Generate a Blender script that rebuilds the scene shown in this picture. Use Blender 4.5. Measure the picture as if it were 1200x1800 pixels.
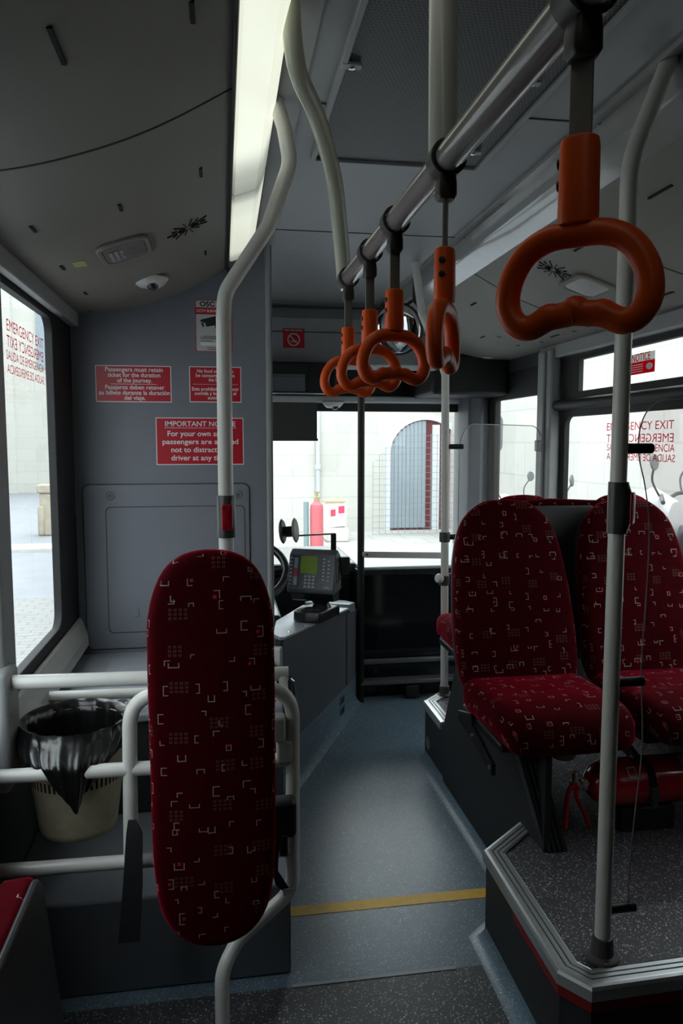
import bpy, bmesh, math, random
from mathutils import Vector, Matrix, noise
random.seed(7)
PI = math.pi
for o in list(bpy.data.objects):
    bpy.data.objects.remove(o)
scn = bpy.context.scene
COL = scn.collection

# ------------------------------------------------------------------ camera
F_PX, EYE, YAW, PITCH = 1310.0, 1.5, math.radians(9.06), math.radians(5.32)
cam_d = bpy.data.cameras.new('camera')
cam_d.sensor_fit = 'VERTICAL'
cam_d.sensor_height = 36.0
cam_d.sensor_width = 24.0
cam_d.lens = F_PX / 1800 * 36.0
cam_d.clip_start = 0.05
cam_d.clip_end = 200
cam = bpy.data.objects.new('camera', cam_d)
COL.objects.link(cam)
cam.location = (0, 0, EYE)
cam.rotation_euler = (PI / 2 - PITCH, 0, -YAW)
scn.camera = cam
_fw = Vector((math.sin(YAW) * math.cos(PITCH), math.cos(YAW) * math.cos(PITCH), -math.sin(PITCH)))
_rt = Vector((math.cos(YAW), -math.sin(YAW), 0))
_up = _rt.cross(_fw)


def at(px, py, x=None, y=None, z=None):
    """point of the bus on a plane x=, y= or z= measured off the photograph"""
    d = _rt * ((px - 600) / F_PX) + _up * ((900 - py) / F_PX) + _fw
    if x is not None:
        t = x / d.x
    elif y is not None:
        t = y / d.y
    else:
        t = (z - EYE) / d.z
    return Vector((0, 0, EYE)) + d * t


# ------------------------------------------------------------------ world, light, exposure
W = bpy.data.worlds.new('overcast_sky')
scn.world = W
W.use_nodes = True
wn = W.node_tree
bg = wn.nodes['Background']
wtc = wn.nodes.new('ShaderNodeTexCoord')
wsep = wn.nodes.new('ShaderNodeSeparateXYZ')
wrp = wn.nodes.new('ShaderNodeValToRGB')
wrp.color_ramp.elements[0].position = 0.45
wrp.color_ramp.elements[0].color = (0.75, 0.80, 0.84, 1)
wrp.color_ramp.elements[1].position = 0.9
wrp.color_ramp.elements[1].color = (0.88, 0.95, 1.0, 1)
wmap = wn.nodes.new('ShaderNodeMapRange')
wmap.inputs[1].default_value = -1
wmap.inputs[2].default_value = 1
wn.links.new(wtc.outputs['Generated'], wsep.inputs[0])
wn.links.new(wsep.outputs['Z'], wmap.inputs[0])
wn.links.new(wmap.outputs[0], wrp.inputs[0])
wn.links.new(wrp.outputs[0], bg.inputs[0])
bg.inputs[1].default_value = 5.5
sun_d = bpy.data.lights.new('soft_sun', 'SUN')
sun_d.energy = 1.5
sun_d.angle = math.radians(28)
sun_d.color = (0.93, 0.97, 1.0)
sun = bpy.data.objects.new('soft_sun', sun_d)
COL.objects.link(sun)
sun.rotation_euler = Vector((-0.10, -0.88, -0.47)).to_track_quat('-Z', 'Y').to_euler()
vs = scn.view_settings
vs.view_transform = 'Standard'
vs.look = 'None'
vs.gamma = 1.0
vs.use_curve_mapping = False
vs.exposure = 0.0
scn.cycles.use_denoising = True
scn.cycles.max_bounces = 10
scn.cycles.diffuse_bounces = 5
scn.cycles.transparent_max_bounces = 16
scn.cycles.caustics_reflective = False
scn.cycles.caustics_refractive = False
scn.cycles.sample_clamp_indirect = 4.0


# ------------------------------------------------------------------ materials
def lin(c):
    return tuple(((v / 255) / 12.92 if v <= 10 else (((v / 255) + 0.055) / 1.055) ** 2.4) for v in c)


class NT:
    def __init__(s, m):
        s.t = m.node_tree

    def node(s, k, **kw):
        n = s.t.nodes.new(k)
        for a, b in kw.items():
            setattr(n, a, b)
        return n

    def put(s, sock, v):
        if isinstance(v, bpy.types.NodeSocket):
            s.t.links.new(v, sock)
        else:
            sock.default_value = v

    def m(s, op, a, b=None, c=None):
        n = s.node('ShaderNodeMath', operation=op)
        s.put(n.inputs[0], a)
        if b is not None:
            s.put(n.inputs[1], b)
        if c is not None:
            s.put(n.inputs[2], c)
        return n.outputs[0]

    def mix(s, f, a, b):
        n = s.node('ShaderNodeMix', data_type='RGBA')
        s.put(n.inputs[0], f)
        s.put(n.inputs[6], a)
        s.put(n.inputs[7], b)
        return n.outputs[2]

    def rnd(s, x, y, z):
        c = s.node('ShaderNodeCombineXYZ')
        s.put(c.inputs[0], x)
        s.put(c.inputs[1], y)
        s.put(c.inputs[2], z)
        w = s.node('ShaderNodeTexWhiteNoise', noise_dimensions='3D')
        s.t.links.new(c.outputs[0], w.inputs[0])
        p = s.node('ShaderNodeSeparateColor')
        s.t.links.new(w.outputs[1], p.inputs[0])
        return p.outputs[0], p.outputs[1], p.outputs[2], w.outputs[0]


def new_mat(name):
    m = bpy.data.materials.new(name)
    m.use_nodes = True
    return m, NT(m), m.node_tree.nodes['Principled BSDF']


def mat(name, col, rough=0.5, metal=0.0, var=0.12, scale=14.0, bump=0.0, bscale=300.0, coat=0.0, sheen=0.0, spec=0.5):
    m, n, b = new_mat(name)
    c = tuple(col) + (1,)
    tc = n.node('ShaderNodeTexCoord')
    nz = n.node('ShaderNodeTexNoise')
    nz.inputs['Scale'].default_value = scale
    nz.inputs['Detail'].default_value = 5
    n.t.links.new(tc.outputs['Object'], nz.inputs['Vector'])
    lo = tuple(v * (1 - var) for v in col) + (1,)
    hi = tuple(min(1, v * (1 + var)) for v in col) + (1,)
    n.put(b.inputs['Base Color'], n.mix(nz.outputs[0], lo, hi))
    b.inputs['Roughness'].default_value = rough
    b.inputs['Metallic'].default_value = metal
    b.inputs['Coat Weight'].default_value = coat
    b.inputs['Specular IOR Level'].default_value = spec
    if sheen:
        b.inputs['Sheen Weight'].default_value = sheen
    if bump:
        z2 = n.node('ShaderNodeTexNoise')
        z2.inputs['Scale'].default_value = bscale
        n.t.links.new(tc.outputs['Object'], z2.inputs['Vector'])
        bp = n.node('ShaderNodeBump')
        bp.inputs['Strength'].default_value = bump
        bp.inputs['Distance'].default_value = 0.002
        n.t.links.new(z2.outputs[0], bp.inputs['Height'])
        n.t.links.new(bp.outputs[0], b.inputs['Normal'])
    return m


def speckle_mat(name, col, dot, amount, rough):
    m, n, b = new_mat(name)
    tc = n.node('ShaderNodeTexCoord')
    v = n.node('ShaderNodeTexVoronoi')
    v.inputs['Scale'].default_value = 330
    n.t.links.new(tc.outputs['Object'], v.inputs['Vector'])
    sp = n.node('ShaderNodeSeparateColor')
    n.t.links.new(v.outputs['Color'], sp.inputs[0])
    f = n.m('GREATER_THAN', sp.outputs[0], 1 - amount)
    f = n.m('MULTIPLY', f, sp.outputs[1])
    nz = n.node('ShaderNodeTexNoise')
    nz.inputs['Scale'].default_value = 3.5
    nz.inputs['Detail'].default_value = 7
    n.t.links.new(tc.outputs['Object'], nz.inputs['Vector'])
    base = n.mix(nz.outputs[0], tuple(c * 0.75 for c in col) + (1,), tuple(c * 1.3 for c in col) + (1,))
    dk = n.m('LESS_THAN', sp.outputs[2], 0.25)
    base = n.mix(n.m('MULTIPLY', dk, 0.35), base, (0.01, 0.01, 0.012, 1))
    n.put(b.inputs['Base Color'], n.mix(f, base, tuple(dot) + (1,)))
    b.inputs['Roughness'].default_value = rough
    bp = n.node('ShaderNodeBump')
    bp.inputs['Strength'].default_value = 0.25
    bp.inputs['Distance'].default_value = 0.001
    n.t.links.new(sp.outputs[1], bp.inputs['Height'])
    n.t.links.new(bp.outputs[0], b.inputs['Normal'])
    return m


def fabric_mat():
    """dark red moquette: little grey brackets, dotted squares and red squares"""
    m, n, b = new_mat('red_patterned_moquette')
    uv = n.node('ShaderNodeUVMap')
    s = n.node('ShaderNodeSeparateXYZ')
    n.t.links.new(uv.outputs[0], s.inputs[0])
    U, Vv = s.outputs[0], s.outputs[1]

    def cell(S, ou, ov, seed):
        a = n.m('MULTIPLY_ADD', U, S, ou)
        c = n.m('MULTIPLY_ADD', Vv, S, ov)
        ia, ic = n.m('FLOOR', a), n.m('FLOOR', c)
        return n.m('FRACT', a), n.m('FRACT', c), n.rnd(ia, ic, seed)

    def bracket(S, ou, ov, seed, density):
        fu, fv, (r, g, bl, val) = cell(S, ou, ov, seed)
        r2, g2, b2, v2 = n.rnd(n.m('MULTIPLY', r, 91.0), n.m('MULTIPLY', g, 57.0), seed + 3.3)
        pu = n.m('SUBTRACT', fu, n.m('MULTIPLY_ADD', r, 0.44, 0.28))
        pv = n.m('SUBTRACT', fv, n.m('MULTIPLY_ADD', g, 0.44, 0.28))
        w = n.m('MULTIPLY_ADD', bl, 0.10, 0.09)
        h = n.m('MULTIPLY_ADD', r2, 0.10, 0.10)
        du = n.m('SUBTRACT', n.m('ABSOLUTE', pu), w)
        dv = n.m('SUBTRACT', n.m('ABSOLUTE', pv), h)
        d = n.m('MAXIMUM', du, dv)
        line = n.m('MULTIPLY', n.m('LESS_THAN', d, 0.0), n.m('GREATER_THAN', d, -0.032))
        ang = n.m('MULTIPLY', n.m('FLOOR', n.m('MULTIPLY', g2, 3.999)), PI / 2)
        ca, sa = n.m('COSINE', ang), n.m('SINE', ang)
        dd = n.m('ADD', n.m('MULTIPLY', pu, ca), n.m('MULTIPLY', pv, sa))
        d2 = n.m('SUBTRACT', n.m('MULTIPLY', pv, ca), n.m('MULTIPLY', pu, sa))
        k1 = n.m('LESS_THAN', dd, 0.03)
        k2 = n.m('MAXIMUM', n.m('LESS_THAN', d2, 0.06), n.m('GREATER_THAN', b2, 0.42))
        on = n.m('LESS_THAN', val, density)
        line = n.m('MULTIPLY', n.m('MULTIPLY', line, k1), n.m('MULTIPLY', k2, on))
        sq = n.m('LESS_THAN', n.m('MAXIMUM', n.m('ABSOLUTE', pu), n.m('ABSOLUTE', pv)), 0.055)
        sq = n.m('MULTIPLY', n.m('MULTIPLY', sq, on), n.m('GREATER_THAN', v2, 0.87))
        return line, sq

    l1, q1 = bracket(15.5, 0.0, 0.0, 1.0, 0.95)
    l2, q2 = bracket(13.0, 0.37, 0.61, 5.0, 0.62)
    fu, fv, (r, g, bl, val) = cell(11.0, 0.2, 0.7, 9.0)
    gu = n.m('DIVIDE', n.m('SUBTRACT', fu, n.m('MULTIPLY_ADD', r, 0.35, 0.08)), 0.125)
    gv = n.m('DIVIDE', n.m('SUBTRACT', fv, n.m('MULTIPLY_ADD', g, 0.4, 0.08)), 0.105)
    ins = n.m('MULTIPLY', n.m('GREATER_THAN', gu, 0.0), n.m('LESS_THAN', gu, n.m('ADD', 3.0, n.m('ROUND', bl))))
    ins = n.m('MULTIPLY', ins, n.m('MULTIPLY', n.m('GREATER_THAN', gv, 0.0), n.m('LESS_THAN', gv, 3.0)))
    du = n.m('ABSOLUTE', n.m('SUBTRACT', n.m('FRACT', gu), 0.5))
    dv = n.m('ABSOLUTE', n.m('SUBTRACT', n.m('FRACT', gv), 0.5))
    dm = n.m('MAXIMUM', du, dv)
    ring = n.m('MULTIPLY', n.m('LESS_THAN', dm, 0.30), n.m('GREATER_THAN', dm, 0.14))
    dots = n.m('MULTIPLY', n.m('MULTIPLY', ring, ins), n.m('LESS_THAN', val, 0.55))
    line = n.m('MAXIMUM', l1, l2)
    nz = n.node('ShaderNodeTexNoise')
    nz.inputs['Scale'].default_value = 40
    n.t.links.new(uv.outputs[0], nz.inputs['Vector'])
    red = n.mix(nz.outputs[0], (0.028, 0.0005, 0.0018, 1), (0.058, 0.001, 0.004, 1))
    c = n.mix(n.m('MULTIPLY', dots, 0.13), red, (0.60, 0.46, 0.40, 1))
    c = n.mix(n.m('MULTIPLY', n.m('MAXIMUM', q1, q2), 0.9), c, (0.45, 0.035, 0.035, 1))
    c = n.mix(n.m('MULTIPLY', line, 0.72), c, (0.46, 0.37, 0.34, 1))
    n.put(b.inputs['Base Color'], c)
    b.inputs['Roughness'].default_value = 0.85
    b.inputs['Specular IOR Level'].default_value = 0.04
    b.inputs['Sheen Weight'].default_value = 0.55
    b.inputs['Sheen Roughness'].default_value = 0.4
    b.inputs['Sheen Tint'].default_value = (0.85, 0.012, 0.06, 1)
    return m


def glass_mat(name, tint=(0.96, 0.98, 0.97), refl=0.9, haze=0.0):
    m = bpy.data.materials.new(name)
    m.use_nodes = True
    n = NT(m)
    n.t.nodes.clear()
    out = n.node('ShaderNodeOutputMaterial')
    tr = n.node('ShaderNodeBsdfTransparent')
    tr.inputs[0].default_value = tint + (1,)
    gl = n.node('ShaderNodeBsdfGlossy')
    gl.inputs['Roughness'].default_value = 0.015
    gl.inputs['Color'].default_value = (refl, refl, refl, 1)
    fr = n.node('ShaderNodeFresnel')
    fr.inputs[0].default_value = 1.45
    geo = n.node('ShaderNodeNewGeometry')
    # outside and inside reflect alike on a thin pane
    mx = n.node('ShaderNodeMixShader')
    f = n.m('MULTIPLY', fr.outputs[0], n.m('SUBTRACT', 1.0, n.m('MULTIPLY', geo.outputs['Backfacing'], 0.999)))
    n.put(mx.inputs[0], f)
    n.t.links.new(tr.outputs[0], mx.inputs[1])
    n.t.links.new(gl.outputs[0], mx.inputs[2])
    last = mx.outputs[0]
    if haze:
        df = n.node('ShaderNodeBsdfDiffuse')
        df.inputs[0].default_value = (0.5, 0.5, 0.5, 1)
        m2 = n.node('ShaderNodeMixShader')
        m2.inputs[0].default_value = haze
        n.t.links.new(last, m2.inputs[1])
        n.t.links.new(df.outputs[0], m2.inputs[2])
        last = m2.outputs[0]
    n.t.links.new(last, out.inputs[0])
    return m


def masonry_mat(name, col, joint, sx=0.9, sy=0.42):
    m, n, b = new_mat(name)
    tc = n.node('ShaderNodeTexCoord')
    mp = n.node('ShaderNodeMapping')
    mp.inputs['Rotation'].default_value = (PI / 2, 0, 0)
    uv = n.node('ShaderNodeUVMap')
    br = n.node('ShaderNodeTexBrick')
    br.inputs['Scale'].default_value = 1.0
    br.inputs['Brick Width'].default_value = sx
    br.inputs['Row Height'].default_value = sy
    br.inputs['Mortar Size'].default_value = 0.012
    br.inputs['Color1'].default_value = tuple(col) + (1,)
    br.inputs['Color2'].default_value = tuple(c * 0.93 for c in col) + (1,)
    br.inputs['Mortar'].default_value = tuple(joint) + (1,)
    n.t.links.new(uv.outputs[0], br.inputs['Vector'])
    nz = n.node('ShaderNodeTexNoise')
    nz.inputs['Scale'].default_value = 0.8
    nz.inputs['Detail'].default_value = 8
    n.t.links.new(tc.outputs['Object'], nz.inputs['Vector'])
    st = n.m('MULTIPLY', n.m('GREATER_THAN', nz.outputs[0], 0.58), 0.14)
    n.put(b.inputs['Base Color'], n.mix(st, br.outputs[0], tuple(c * 0.6 for c in col) + (1,)))
    b.inputs['Roughness'].default_value = 0.9
    return m


def film_mat(name, tint):
    """printed film on glass: daylight shines through it"""
    m = bpy.data.materials.new(name)
    m.use_nodes = True
    n = NT(m)
    n.t.nodes.clear()
    out = n.node('ShaderNodeOutputMaterial')
    tr = n.node('ShaderNodeBsdfTransparent')
    tr.inputs[0].default_value = tint + (1,)
    df = n.node('ShaderNodeBsdfDiffuse')
    df.inputs[0].default_value = tuple(c * 0.8 for c in tint) + (1,)
    mx = n.node('ShaderNodeMixShader')
    mx.inputs[0].default_value = 0.25
    n.t.links.new(tr.outputs[0], mx.inputs[1])
    n.t.links.new(df.outputs[0], mx.inputs[2])
    n.t.links.new(mx.outputs[0], out.inputs[0])
    return m


def lamp_mat(name, col, strength, y0, y1, mids):
    """a lit diffuser: its tube is brightest in the middle and fades at the caps"""
    m, n, b = new_mat(name)
    tc = n.node('ShaderNodeTexCoord')
    s = n.node('ShaderNodeSeparateXYZ')
    n.t.links.new(tc.outputs['Generated'], s.inputs[0])
    r = n.node('ShaderNodeValToRGB')
    r.color_ramp.interpolation = 'EASE'
    els = r.color_ramp.elements
    els[0].position = 0.0
    els[0].color = (y0, y0, y0, 1)
    els[1].position = 1.0
    els[1].color = (y1, y1, y1, 1)
    for p, v in mids:
        e = els.new(p)
        e.color = (v, v, v, 1)
    n.t.links.new(s.outputs['Y'], r.inputs[0])
    b.inputs['Base Color'].default_value = (0.6, 0.6, 0.55, 1)
    b.inputs['Roughness'].default_value = 0.3
    b.inputs['Emission Color'].default_value = tuple(col) + (1,)
    n.put(b.inputs['Emission Strength'], n.m('MULTIPLY', r.outputs[0], strength))
    return m


M = {}
M['fabric'] = fabric_mat()
M['floor'] = speckle_mat('blue_grey_speckled_vinyl', (0.125, 0.185, 0.235), (0.50, 0.60, 0.68), 0.09, 0.40)  # lighter, bluer vinyl, partly windscreen light put into its colour
M['floor_dark'] = speckle_mat('dimmed_dark_speckled_vinyl', (0.045, 0.046, 0.052), (0.55, 0.55, 0.56), 0.10, 0.5)  # darker vinyl, its colour partly dimmed for the weaker light here
M['platform'] = speckle_mat('charcoal_speckled_vinyl', (0.050, 0.047, 0.054), (0.62, 0.60, 0.63), 0.12, 0.5)
M['partition'] = mat('blue_grey_moulding', (0.175, 0.188, 0.218), 0.55, bump=0.15, bscale=500, var=0.06)
M['shelf'] = mat('grey_moulding', (0.30, 0.32, 0.35), 0.5, bump=0.15, bscale=500)
M['cove'] = mat('pale_grey_ceiling_panel', (0.225, 0.215, 0.19), 0.6, var=0.08, scale=4, bump=0.08, bscale=700)
M['ceiling'] = mat('cool_grey_ceiling_laminate', (0.27, 0.28, 0.285), 0.45, var=0.06, scale=4)
M['cab'] = mat('dark_grey_cab_laminate', (0.10, 0.108, 0.125), 0.45, bump=0.2, bscale=600, var=0.06)
M['black'] = mat('black_plastic', (0.010, 0.010, 0.011), 0.45)
M['rubber'] = mat('black_rubber', (0.009, 0.009, 0.010), 0.6)
M['gloss_black'] = mat('glossy_black_panel', (0.008, 0.009, 0.010), 0.12)
M['dark_wall'] = mat('charcoal_wall_lining', (0.030, 0.031, 0.035), 0.7)
M['box_side'] = mat('charcoal_box_side', (0.020, 0.021, 0.024), 0.6)
M['pillar'] = mat('grey_pillar_trim', (0.34, 0.35, 0.36), 0.45)
M['sill'] = mat('pale_sill_trim', (0.50, 0.50, 0.47), 0.4)
M['rail'] = mat('pale_grey_painted_tube', (0.64, 0.635, 0.61), 0.30, var=0.06, scale=30, coat=0.2)
M['rail_lamp_tint'] = mat('lamp_tinted_cream_tube', (0.52, 0.53, 0.42), 0.3, coat=0.3)  # greenish cream of the strip light mixed into the pole colour
M['rail_dark'] = mat('taupe_glossy_tube', (0.23, 0.215, 0.21), 0.26, coat=0.5)
M['orange'] = mat('orange_soft_plastic', (0.95, 0.108, 0.004), 0.42, var=0.10, scale=22)
M['clamp'] = mat('dark_grey_nylon', (0.055, 0.055, 0.052), 0.5)
M['strap'] = mat('grey_webbing', (0.22, 0.22, 0.21), 0.6)
M['alu'] = mat('ribbed_aluminium', (0.50, 0.52, 0.53), 0.38, metal=0.75)
M['groove'] = mat('dark_groove', (0.04, 0.042, 0.045), 0.6)
M['steel'] = mat('brushed_steel', (0.62, 0.62, 0.62), 0.25, metal=1.0)
M['chrome'] = mat('chrome', (0.85, 0.85, 0.86), 0.06, metal=1.0, var=0.0)
M['sign_red'] = mat('sign_red', (0.46, 0.006, 0.022), 0.35, var=0.04)
M['sign_white'] = mat('sign_white', (0.78, 0.77, 0.76), 0.4, var=0.02)
M['sign_grey'] = mat('sign_grey', (0.50, 0.50, 0.49), 0.4, var=0.02)
M['stripe_red'] = mat('red_edge_stripe', (0.20, 0.004, 0.012), 0.5)
M['yellow'] = mat('worn_yellow_line', (0.80, 0.47, 0.03), 0.55, var=0.25, scale=40)
M['glass'] = glass_mat('window_glass')
M['glass_r'] = glass_mat('side_window_glass')
M['perspex'] = glass_mat('tinted_screen', (0.88, 0.86, 0.86), 0.9, 0.012)
M['perspex_clear'] = glass_mat('clear_screen', (0.96, 0.96, 0.96), 0.45, 0.0)
M['perspex_edge'] = mat('screen_edge', (0.35, 0.37, 0.37), 0.2)
M['grille_hole'] = mat('dark_mesh', (0.012, 0.012, 0.013), 0.6)
M['grey_plastic'] = mat('mid_grey_plastic', (0.16, 0.165, 0.175), 0.45)
M['light_plastic'] = mat('pale_grey_plastic', (0.44, 0.44, 0.43), 0.45)
M['white_plastic'] = mat('white_plastic', (0.62, 0.62, 0.60), 0.35)
M['tm_body'] = mat('ticket_machine_grey', (0.13, 0.137, 0.155), 0.42)
M['key'] = mat('pale_keys', (0.45, 0.46, 0.48), 0.5)
M['bag'] = mat('black_bin_bag', (0.006, 0.006, 0.0065), 0.30, coat=0.35, bump=0.3, bscale=60)
M['clear_bag'] = mat('clear_plastic_bag', (0.20, 0.24, 0.27), 0.2, coat=0.8)
M['bucket'] = mat('cream_bucket_plastic', (0.40, 0.35, 0.25), 0.5, var=0.3, scale=30)
M['dark_hole'] = mat('dark_hole', (0.006, 0.006, 0.006), 0.9)
M['belt'] = mat('black_webbing', (0.006, 0.006, 0.007), 0.7)
M['ext_red'] = mat('extinguisher_red', (0.58, 0.008, 0.020), 0.22, coat=0.6, var=0.03)
M['brass'] = mat('brass', (0.62, 0.52, 0.30), 0.3, metal=1.0)
M['button_red'] = mat('red_button', (0.30, 0.006, 0.014), 0.3)
M['screen_blue'] = mat('blue_strip', (0.30, 0.48, 0.62), 0.4)
M['blind'] = mat('grey_sun_blind', (0.045, 0.043, 0.042), 0.7)
M['lens'] = mat('smoked_lens', (0.03, 0.03, 0.032), 0.12)
M['sticker_yellow'] = mat('faded_yellow_sticker', (0.42, 0.44, 0.16), 0.5)
M['leather'] = mat('grey_leatherette', (0.13, 0.13, 0.125), 0.5, bump=0.2, bscale=200)
M['shell'] = mat('dark_grey_seat_shell', (0.034, 0.036, 0.040), 0.45)
M['facade'] = masonry_mat('pale_limestone', (0.56, 0.55, 0.51), (0.49, 0.48, 0.44))
M['facade_r'] = masonry_mat('pale_limestone_blocks', (0.60, 0.585, 0.55), (0.50, 0.485, 0.45), 0.8, 0.5)
M['road'] = mat('road_asphalt', (0.27, 0.28, 0.30), 0.9, var=0.15, scale=3)
M['pavement'] = masonry_mat('pavement_slabs', (0.44, 0.43, 0.41), (0.30, 0.295, 0.28), 0.6, 0.6)
M['paver'] = masonry_mat('brick_pavers', (0.30, 0.295, 0.29), (0.22, 0.22, 0.215), 0.22, 0.11)
M['kerb'] = mat('kerb_stone', (0.55, 0.54, 0.50), 0.9, var=0.25, scale=6)
M['stone'] = mat('weathered_stone', (0.44, 0.39, 0.31), 0.95, var=0.25, scale=8, bump=0.6, bscale=20)
M['door_grey'] = mat('grey_painted_planks', (0.27, 0.32, 0.36), 0.6)
M['door_light'] = mat('pale_blue_stone', (0.62, 0.66, 0.68), 0.8)
M['dim_interior'] = mat('dim_reddish_interior', (0.12, 0.02, 0.025), 0.6, var=0.5, scale=6)
M['wire'] = mat('wire', (0.22, 0.24, 0.26), 0.5)
M['bollard'] = mat('green_grey_paint', (0.22, 0.30, 0.31), 0.5)
M['out_red'] = mat('glare_paled_red', (0.55, 0.13, 0.15), 0.5)  # red paled by overexposed daylight put into the colour
M['carton'] = mat('white_carton', (0.82, 0.81, 0.79), 0.7)
M['print_red'] = mat('red_print', (0.70, 0.06, 0.12), 0.6)
M['card'] = mat('brown_card', (0.50, 0.36, 0.20), 0.8)
M['moto_dark'] = mat('dark_motorcycle_paint', (0.06, 0.063, 0.07), 0.3)
M['moto_white'] = mat('white_fairing', (0.70, 0.70, 0.70), 0.3)
M['tyre'] = mat('tyre', (0.03, 0.03, 0.03), 0.8)
M['bus_grey'] = mat('grey_mirror_shell', (0.20, 0.21, 0.22), 0.4)


def perf_mat():
    m, n, b = new_mat('perforated_black_sheet')
    uv = n.node('ShaderNodeUVMap')
    s = n.node('ShaderNodeSeparateXYZ')
    n.t.links.new(uv.outputs[0], s.inputs[0])
    u = n.m('MULTIPLY', s.outputs[0], 105.0)
    v = n.m('MULTIPLY', s.outputs[1], 105.0)
    fu = n.m('SUBTRACT', n.m('FRACT', n.m('ADD', u, n.m('MULTIPLY', n.m('FLOOR', v), 0.5))), 0.5)
    fv = n.m('SUBTRACT', n.m('FRACT', v), 0.5)
    d = n.m('SQRT', n.m('ADD', n.m('MULTIPLY', fu, fu), n.m('MULTIPLY', fv, fv)))
    hole = n.m('LESS_THAN', d, 0.36)
    n.put(b.inputs['Base Color'], n.mix(hole, (0.08, 0.08, 0.08, 1), (0.005, 0.006, 0.006, 1)))
    b.inputs['Roughness'].default_value = 0.5
    return m


M['perf'] = perf_mat()
M['ceiling_gloss'] = mat('glossy_grey_strip', (0.33, 0.33, 0.32), 0.16, coat=0.5)
M['post'] = mat('blue_grey_post', (0.10, 0.11, 0.13), 0.4)
M['header'] = mat('grey_header_panel', (0.27, 0.28, 0.29), 0.55)
M['light_rail'] = mat('pale_header_rail', (0.42, 0.43, 0.44), 0.4)
M['ledge'] = mat('grey_dash_ledge', (0.30, 0.33, 0.36), 0.35)
M['plinth'] = mat('dark_blue_grey_plinth', (0.105, 0.115, 0.13), 0.55)
M['lamp_a'] = lamp_mat('lit_diffuser_long', (0.93, 0.97, 0.80), 0.86, 0.3, 0.22, ((0.08, 1.0), (0.90, 1.0), (0.965, 0.35)))
M['lamp_b'] = lamp_mat('lit_diffuser_short', (0.93, 0.97, 0.80), 0.74, 0.25, 0.35, ((0.14, 0.85), (0.35, 1.0), (0.8, 0.9)))

M['print_text'] = film_mat('red_window_print', (0.62, 0.012, 0.05))
M['sign_red_back'] = film_mat('red_sticker', (0.62, 0.02, 0.06))
M['film_white'] = film_mat('white_sticker', (0.68, 0.67, 0.66))
M['smoke'] = mat('smoked_lamp_lens', (0.16, 0.16, 0.155), 0.3)
M['chrome_dark'] = mat('mirror_silver', (0.35, 0.36, 0.38), 0.04, metal=1.0, var=0.0)
M['gloss_edge'] = mat('shiny_black_edge', (0.13, 0.13, 0.135), 0.22)
M['counter'] = mat('grey_metal_counter', (0.42, 0.46, 0.50), 0.30, metal=0.5)
M['button_case'] = mat('dark_button_case', (0.045, 0.046, 0.048), 0.35)
M['lever_red'] = mat('brightened_red_lever', (0.75, 0.012, 0.025), 0.35)  # red raised in colour to make up for dim light under the seat
M['valve_metal'] = mat('brightened_valve_metal', (0.72, 0.68, 0.58), 0.35, metal=0.5)  # metal painted paler against the low light under the seat
M['satin_black'] = mat('satin_black_plastic', (0.018, 0.019, 0.021), 0.3)
M['dash'] = mat('black_dashboard', (0.02, 0.022, 0.025), 0.35)
M['shell_light'] = mat('mid_grey_seat_shell', (0.11, 0.112, 0.12), 0.5)
M['door_light2'] = mat('grey_pipe_paint', (0.50, 0.54, 0.55), 0.7)
M['stone2'] = mat('pale_stone', (0.68, 0.65, 0.60), 0.9, var=0.15, scale=6)

def lcd_mat():
    m, n, b = new_mat('green_display')
    b.inputs['Base Color'].default_value = (0.05, 0.09, 0.01, 1)
    b.inputs['Emission Color'].default_value = (0.10, 0.17, 0.01, 1)
    b.inputs['Emission Strength'].default_value = 0.22
    b.inputs['Roughness'].default_value = 0.25
    return m


M['lcd'] = lcd_mat()


# ------------------------------------------------------------------ geometry helpers
def rrect(w, h, r, n=7, cx=0.0, cy=0.0):
    """rounded rectangle, counter-clockwise; r is one radius or (bl, br, tr, tl)"""
    if not isinstance(r, (tuple, list)):
        r = (r,) * 4
    P = []
    for (sx, sy, a0, rr) in ((-1, -1, PI, r[0]), (1, -1, 1.5 * PI, r[1]), (1, 1, 0, r[2]), (-1, 1, 0.5 * PI, r[3])):
        ox, oy = cx + sx * (w / 2 - rr), cy + sy * (h / 2 - rr)
        for k in range(n + 1):
            a = a0 + PI / 2 * k / n
            P.append((ox + rr * math.cos(a), oy + rr * math.sin(a)))
    return P


def catmull(P, n=6, closed=True):
    P = [Vector(p) for p in P]
    N = len(P)
    out = []
    for i in range(N if closed else N - 1):
        if closed:
            a, b, c, d = P[(i - 1) % N], P[i], P[(i + 1) % N], P[(i + 2) % N]
        else:
            a, b, c, d = P[max(i - 1, 0)], P[i], P[i + 1], P[min(i + 2, N - 1)]
        for k in range(n):
            t = k / n
            out.append(0.5 * ((2 * b) + (c - a) * t + (2 * a - 5 * b + 4 * c - d) * t * t + (3 * b - a - 3 * c + d) * t ** 3))
    if not closed:
        out.append(P[-1])
    return out


def fillet(P, r, n=6):
    P = [Vector(p) for p in P]
    out = [P[0]]
    for i in range(1, len(P) - 1):
        a, b, c = P[i - 1], P[i], P[i + 1]
        u, v = (a - b), (c - b)
        lu, lv = u.length, v.length
        u.normalize()
        v.normalize()
        ang = u.angle(v)
        if ang > PI - 0.03:
            out.append(b)
            continue
        d = min(r / math.tan(ang / 2), lu * 0.48, lv * 0.48)
        p, q = b + u * d, b + v * d
        for k in range(n + 1):
            t = k / n
            out.append(p * (1 - t) ** 2 + b * 2 * t * (1 - t) + q * t * t)
    out.append(P[-1])
    return out


X, Y, Z = Vector((1, 0, 0)), Vector((0, 1, 0)), Vector((0, 0, 1))


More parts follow.
